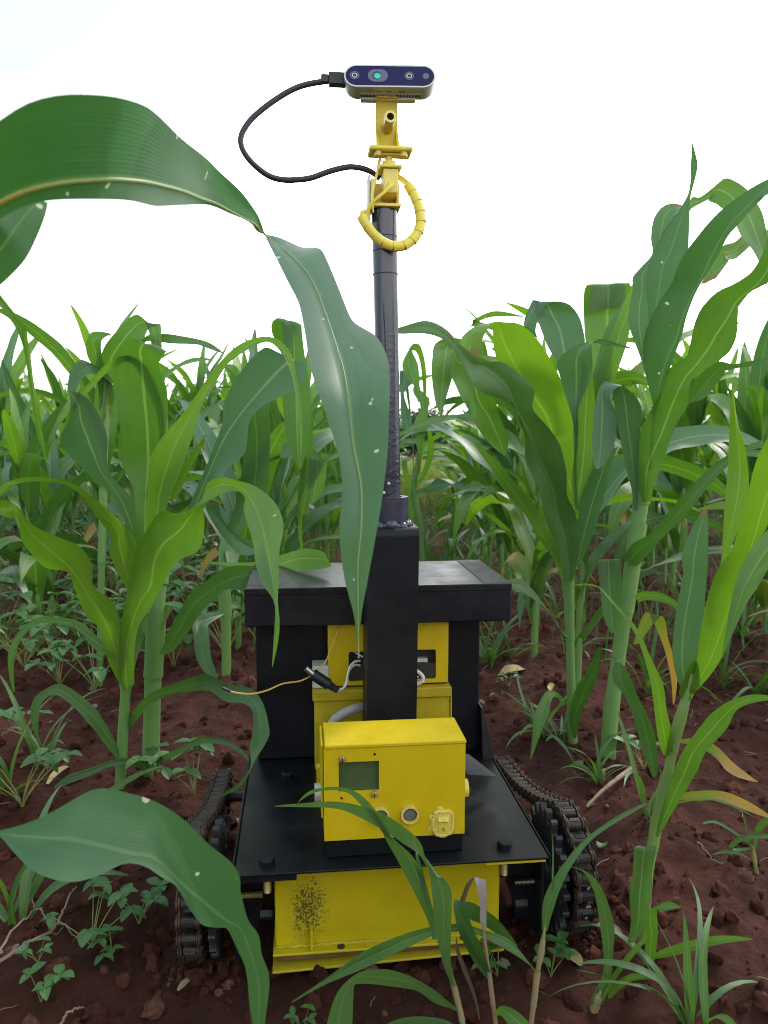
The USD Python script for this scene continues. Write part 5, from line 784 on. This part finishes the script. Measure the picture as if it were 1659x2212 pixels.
# broad-leaved weeds
WEEDS = [(48,1740,3,.7,'tall round-leaved weed at the left edge behind the curled leaf'), (200,2045,3,.42,'bushy weed under the big curled leaf at lower left'), (300,1995,1,.38,'weed with a large round leaf under the curled leaf'), (245,2080,2,.24,'seedling right of the bushy weed at lower left'), (88,2165,1,.30,'small pale seedling near the lower left corner'), (85,2125,0,.24,'tiny seedling above the pale one near the lower left corner'),
  (420,1715,2,.55,'weed beside the left chain track'), (130,1480,4,.75,'leafy weed behind the pale left maize plant'), (205,1490,3,.9,'upright weed with drooping leaves behind the pale left maize plant'), (60,1600,1,.6,'low weed at the left edge below the arching maize leaf'), (330,1700,1,.5,'low weed between the left stalks and the track'),
  (1100,1482,0,.34,'small seedling on bare soil right of the housing'), (1075,2110,2,.24,'weed between the young plants at the bottom'), (1190,2110,1,.30,'low round-leaved weed at the bottom right of the robot'), (655,2225,0,.22,'seedling at the bottom edge left of the front plants'), (1390,1660,1,.5,'weed at the foot of the tallest maize plant'), (30,1430,3,.9,'weed by the far left maize stalks')]
for k, (px, py, kd, s, lb) in enumerate(WEEDS): place('broadleaf_weed', wd[kd], gl(px, py), RNG.uniform(0, 360), s, lb, 'weed', 'broadleaf weeds on the soil')
def scatter(n, x0, x1, y0, y1, ok=lambda x, y: True):
    r = []
    while len(r) < n:
        x, y = RNG.uniform(x0, x1), RNG.uniform(y0, y1)
        if ok(x, y): r.append((x, y))
    return r
clear = lambda x, y: not (abs(x - .04 * y) < .24 and y < 1.35)
for x, y in scatter(110, -2.0, -.2, 1.5, 4.2, clear): place('broadleaf_weed', wd[int(RNG.integers(5))], (x, y, gz(x, y)), RNG.uniform(0, 360), RNG.uniform(.6, 1.3), 'low leafy weed among the maize stalks left behind the robot', 'weed', 'leafy weeds among the left rows')
for x, y in scatter(130, -2.0, -.15, 1.4, 4.4, clear): place('grass_tuft', gr[int(RNG.integers(4))], (x, y, gz(x, y)), RNG.uniform(0, 360), RNG.uniform(.6, 1.5), 'thin grass tuft among the maize stalks left behind the robot', 'grass', 'grass tufts among the left rows')
for x, y in scatter(110, .1, 2.0, 1.3, 4.4, clear): place('grass_tuft', gr[int(RNG.integers(4))], (x, y, gz(x, y)), RNG.uniform(0, 360), RNG.uniform(.6, 1.3), 'thin grass tuft among the maize stalks right behind the robot', 'grass', 'grass tufts among the right rows')
GT = [(1165,1590,.8,'curled grass tuft right of the housing fin'), (1215,1600,.75,'twin-stemmed young shoot before the broad-leaved maize'), (1080,1420,.7,'slim shoot behind the housing on the right'), (1290,1690,.6,'short grass at the foot of the broad-leaved maize'), (1395,1760,.9,'grass shoot climbing behind the right edge plant'), (1560,1480,1.1,'grass at the foot of the far right stalks'), (1640,1500,1.2,'grass tuft at the right edge'), (1600,1380,1.2,'grass tuft behind the right edge plant'), (30,1990,1.3,'long bladed grass at the left edge'), (20,1720,1.0,'grass behind the round-leaved weed at the left edge'), (100,1650,1.0,'grass at the foot of the pale left maize plant'), (1500,2215,.9,'grass at the bottom edge below the right edge plant')]
for px, py, s, lb in GT: place('grass_tuft', gr[int(RNG.integers(4))], gl(px, py), RNG.uniform(0, 360), s, lb, 'grass', 'grass tufts by the robot')
# the gap behind the robot: small maize, then pale grass, then trees
sm = kind_of('small_maize', lambda k: maize_parts(700 + k, .40, 6, r=.005, wide=.042, n=14), 3)
for x, y, s in ((.19,2.3,.8), (.05,2.7,.6), (.3,3.1,.9), (.42,3.8,1.), (.16,1.9,.45), (.0,2.25,.5)):
    place('small_maize', sm[int(RNG.integers(3))], (x, y, gz(x, y)), RNG.uniform(0, 360), s, 'small maize plant growing in the gap behind the robot', 'maize plant', 'small maize plants in the gap behind the robot')
blade = frame_leaf(np.zeros(3), 0, 1.0, .03, 1.4, .7, 5, .2, 6, 1, 0)
n = 14000; px_ = RNG.uniform(-3.5, 4.5, n); py_ = 4.6 + RNG.random(n) ** 1.3 * 16; px_[:6000] = RNG.uniform(-.3, 1.5, 6000); py_[:6000] = RNG.uniform(4.4, 11, 6000)
instancer('field_grass', [('blade', blade[0], 'grass_blade', True)], np.stack([px_, py_, soil_h(px_, py_)], 1), RNG.uniform(.12, .30, n), np.stack([np.zeros(n), RNG.uniform(-10, 10, n), RNG.uniform(0, 360, n)], 1), np.zeros(n), 'pale dry green grass beyond the end of the rows', 'grass')
n = 9000; px_ = RNG.uniform(-2.4, 2.6, n); py_ = 1.5 + RNG.random(n) ** .8 * 4.2; px_[:1200] = RNG.normal(.12, .4, 1200); ok_ = ~((np.abs(px_ - .04 * py_) < .30) & (py_ < 2.1)); px_, py_ = px_[ok_], py_[ok_]; n = len(px_)
instancer('row_grass', [('blade', blade[0], 'leaf_grass', True)], np.stack([px_, py_, soil_h(px_, py_)], 1), RNG.uniform(.03, .15, n), np.stack([np.zeros(n), RNG.uniform(-20, 20, n), RNG.uniform(0, 360, n)], 1), np.zeros(n), 'sparse short grass on the soil of the gap between the rows', 'grass')
def tree(loc, h, w, seed, label, dark=False):
    rg = np.random.default_rng(seed); t = thing('tree', label, 'tree', loc)
    s = np.linspace(0, 1, 10); c = np.stack([.05 * h * np.sin(s * 3), 0 * s, h * .75 * s - .1], 1); ms = [tube(c, np.linspace(.035, .010, 10) * h, 9)]
    cl = []
    for q in range(16):
        a = rg.uniform(0, 6.28); f = rg.uniform(.22, .75); p0 = np.array([np.interp(f, s, c[:, j]) for j in range(3)]); e = p0 + np.array([math.cos(a) * w * .42 * rg.uniform(.5, 1), math.sin(a) * w * .42 * rg.uniform(.5, 1), h * rg.uniform(.05, .26)])
        ms.append(tube([p0, (p0 + e) / 2 + [0, 0, .03 * h], e], [.012 * h, .008 * h, .003 * h], 6)); cl.append(e)
    obj('trunk', cat_(*ms), 'bark', t, True)
    V, F, k = [], [], 0
    for e in cl + [c[-1]] * 3:
        for _ in range(420):
            p = e + rg.normal(0, 1, 3) * [w * .13, w * .13, h * .085]; d1 = rg.normal(0, 1, 3); d1 /= np.linalg.norm(d1); d2 = np.cross(d1, rg.normal(0, 1, 3)); d2 /= np.linalg.norm(d2); L = h * rg.uniform(.014, .034)
            V += [p - d1 * L, p + d2 * L * .5, p + d1 * L, p - d2 * L * .5]; F += [(k, k + 1, k + 2), (k, k + 2, k + 3)]; k += 4
    usdkit.mesh(stage, pth(t, 'crown'), (np.array(V), np.array(F)), '/World/Looks/tree_leaf', uv=np.tile([[.2, 0], [.2, .1], [.2, .2], [.2, .1]], (len(V) // 4, 1)))
for x, y, h, w, lb in ((1.35, 27, 2.25, 3.0, 'round grey green tree beyond the gap right of the mast'), (2.6, 28, 1.8, 2.0, 'lower bushy tree between the round tree and the dark one'), (3.5, 30, 2.5, 1.1, 'narrow dark tree at the right of the gap'), (.1, 29, 1.9, 2.2, 'low tree just behind the mast')):
    tree((x, y, gz(x, y) - .02), h, w, int(x * 100), lb)
# litter on the soil
a, c_ = gl(1267, 1750, .004), gl(1352, 1684, .010)
tag(obj('dry_stick', tube(spline([a, a * .5 + c_ * .5 + [0, 0, .004], c_ + (c_ - a) * .15], 14), np.linspace(.0020, .0031, 14) * (1 + .12 * np.sin(np.arange(14) * 2.2)), 9), 'straw', smooth=True), 'split dry straw-coloured stick lying on the soil right of the track', 'stick')
for pts, r, lb in (([(-10,2095),(60,2060),(120,2010),(150,1960),(165,1925)], .0022, 'pale forked root lying on the soil at lower left'), ([(120,2005),(140,2020),(165,2032),(185,2036)], .0013, 'short side root right of the forked one'), ([(0,2070),(30,2030),(60,1990),(70,1960)], .0016, 'thin pale root left of the forked one'), ([(75,1985),(95,2010),(115,2018),(140,2022)], .0010, 'hair-thin crooked root between the pale roots'), ([(130,2225),(160,2205),(190,2190)], .0016, 'pale straw at the bottom left edge'), ([(1500,1830),(1520,1850),(1545,1868),(1590,1872)], .0013, 'dry tendril on the soil right of the near plant')):
    q = [gl(x, y, .004 + .006 * (k % 2)) for k, (x, y) in enumerate(pts)]; tag(obj('root', tube(spline(q, 30) + RNG.normal(0, .0006, (30, 3)), np.linspace(r * .8, r * .3, 30), 7), 'root_pale', smooth=True), lb, 'root')
def scrap(px, py, L, w, az, mat, label, cat='dry leaf'):
    p = gl(px, py, .004); (V, F), U = frame_leaf(np.zeros(3), az, L, w, .35, 1.0, int(px + py), .6, 14, 2, .002); tag(usdkit.mesh(stage, pth(None, 'leaf_scrap'), (V + p, F), '/World/Looks/' + mat, smooth=True, uv=U).GetPrim(), label, cat)
scrap(1085, 1462, .075, .028, .4, 'dry_leaf', 'tan dry leaf on the soil right of the housing'); scrap(1240, 1655, .06, .010, -1.0, 'leaf_brown', 'shrivelled dry blade at the foot of the broad-leaved maize'); scrap(1300, 1668, .03, .012, -2.0, 'dry_leaf', 'small yellow scrap below the tallest maize plant'); scrap(1190, 1500, .04, .014, 1.2, 'dry_leaf', 'pale dry scrap between the right stalks'); scrap(1345, 2035, .035, .007, 1.9, 'straw', 'short tan straw by the near right plant'); scrap(385, 2150, .022, .006, 1., 'straw', 'curled pale straw at the bottom left'); scrap(1255, 2095, .03, .012, 2., 'dry_leaf', 'small tan scrap at the bottom right of the robot'); scrap(105, 1700, .075, .016, 1.3, 'dry_leaf', 'hanging pale dry leaf beside the round-leaved weed'); scrap(1292, 1840, .018, .012, .5, 'leaf_grass', 'small green leaf scrap on the soil right of the track'); scrap(560, 1500, .03, .012, .5, 'dry_leaf', 'brown leaf tip on the soil left of the housing')
n = 420; px_ = RNG.uniform(-.9, 1.0, n); py_ = .5 + RNG.random(n) ** 1.4 * 2.2
st_ = tube(spline([(-.5, 0, 0), (-.1, .04, .05), (.2, -.02, .03), (.5, .06, 0)], 8), .02, 5)
keep = ~((np.abs(px_ + .02) < .2) & (py_ > .62) & (py_ < 1.05)); px_, py_ = px_[keep], py_[keep]; n = len(px_)
instancer('straw_litter', [('straw_bit', st_, 'straw', True)], np.stack([px_, py_, soil_h(px_, py_) + .002], 1), RNG.uniform(.006, .032, n), np.stack([RNG.uniform(-15, 15, n), RNG.uniform(-15, 15, n), RNG.uniform(0, 360, n)], 1), np.zeros(n), 'thin dry straw and root bits strewn over the soil', 'straw')
n = 60; px_ = RNG.uniform(-.8, 1.0, n); py_ = .5 + RNG.random(n) ** 1.4 * 1.5
instancer('pebbles', [('pebble', rock(8), 'pebble', True)], np.stack([px_, py_, soil_h(px_, py_) + .001], 1), RNG.uniform(.002, .006, n), RNG.uniform(0, 360, (n, 3)), np.zeros(n), 'small pale pebbles on the red soil', 'pebbles')
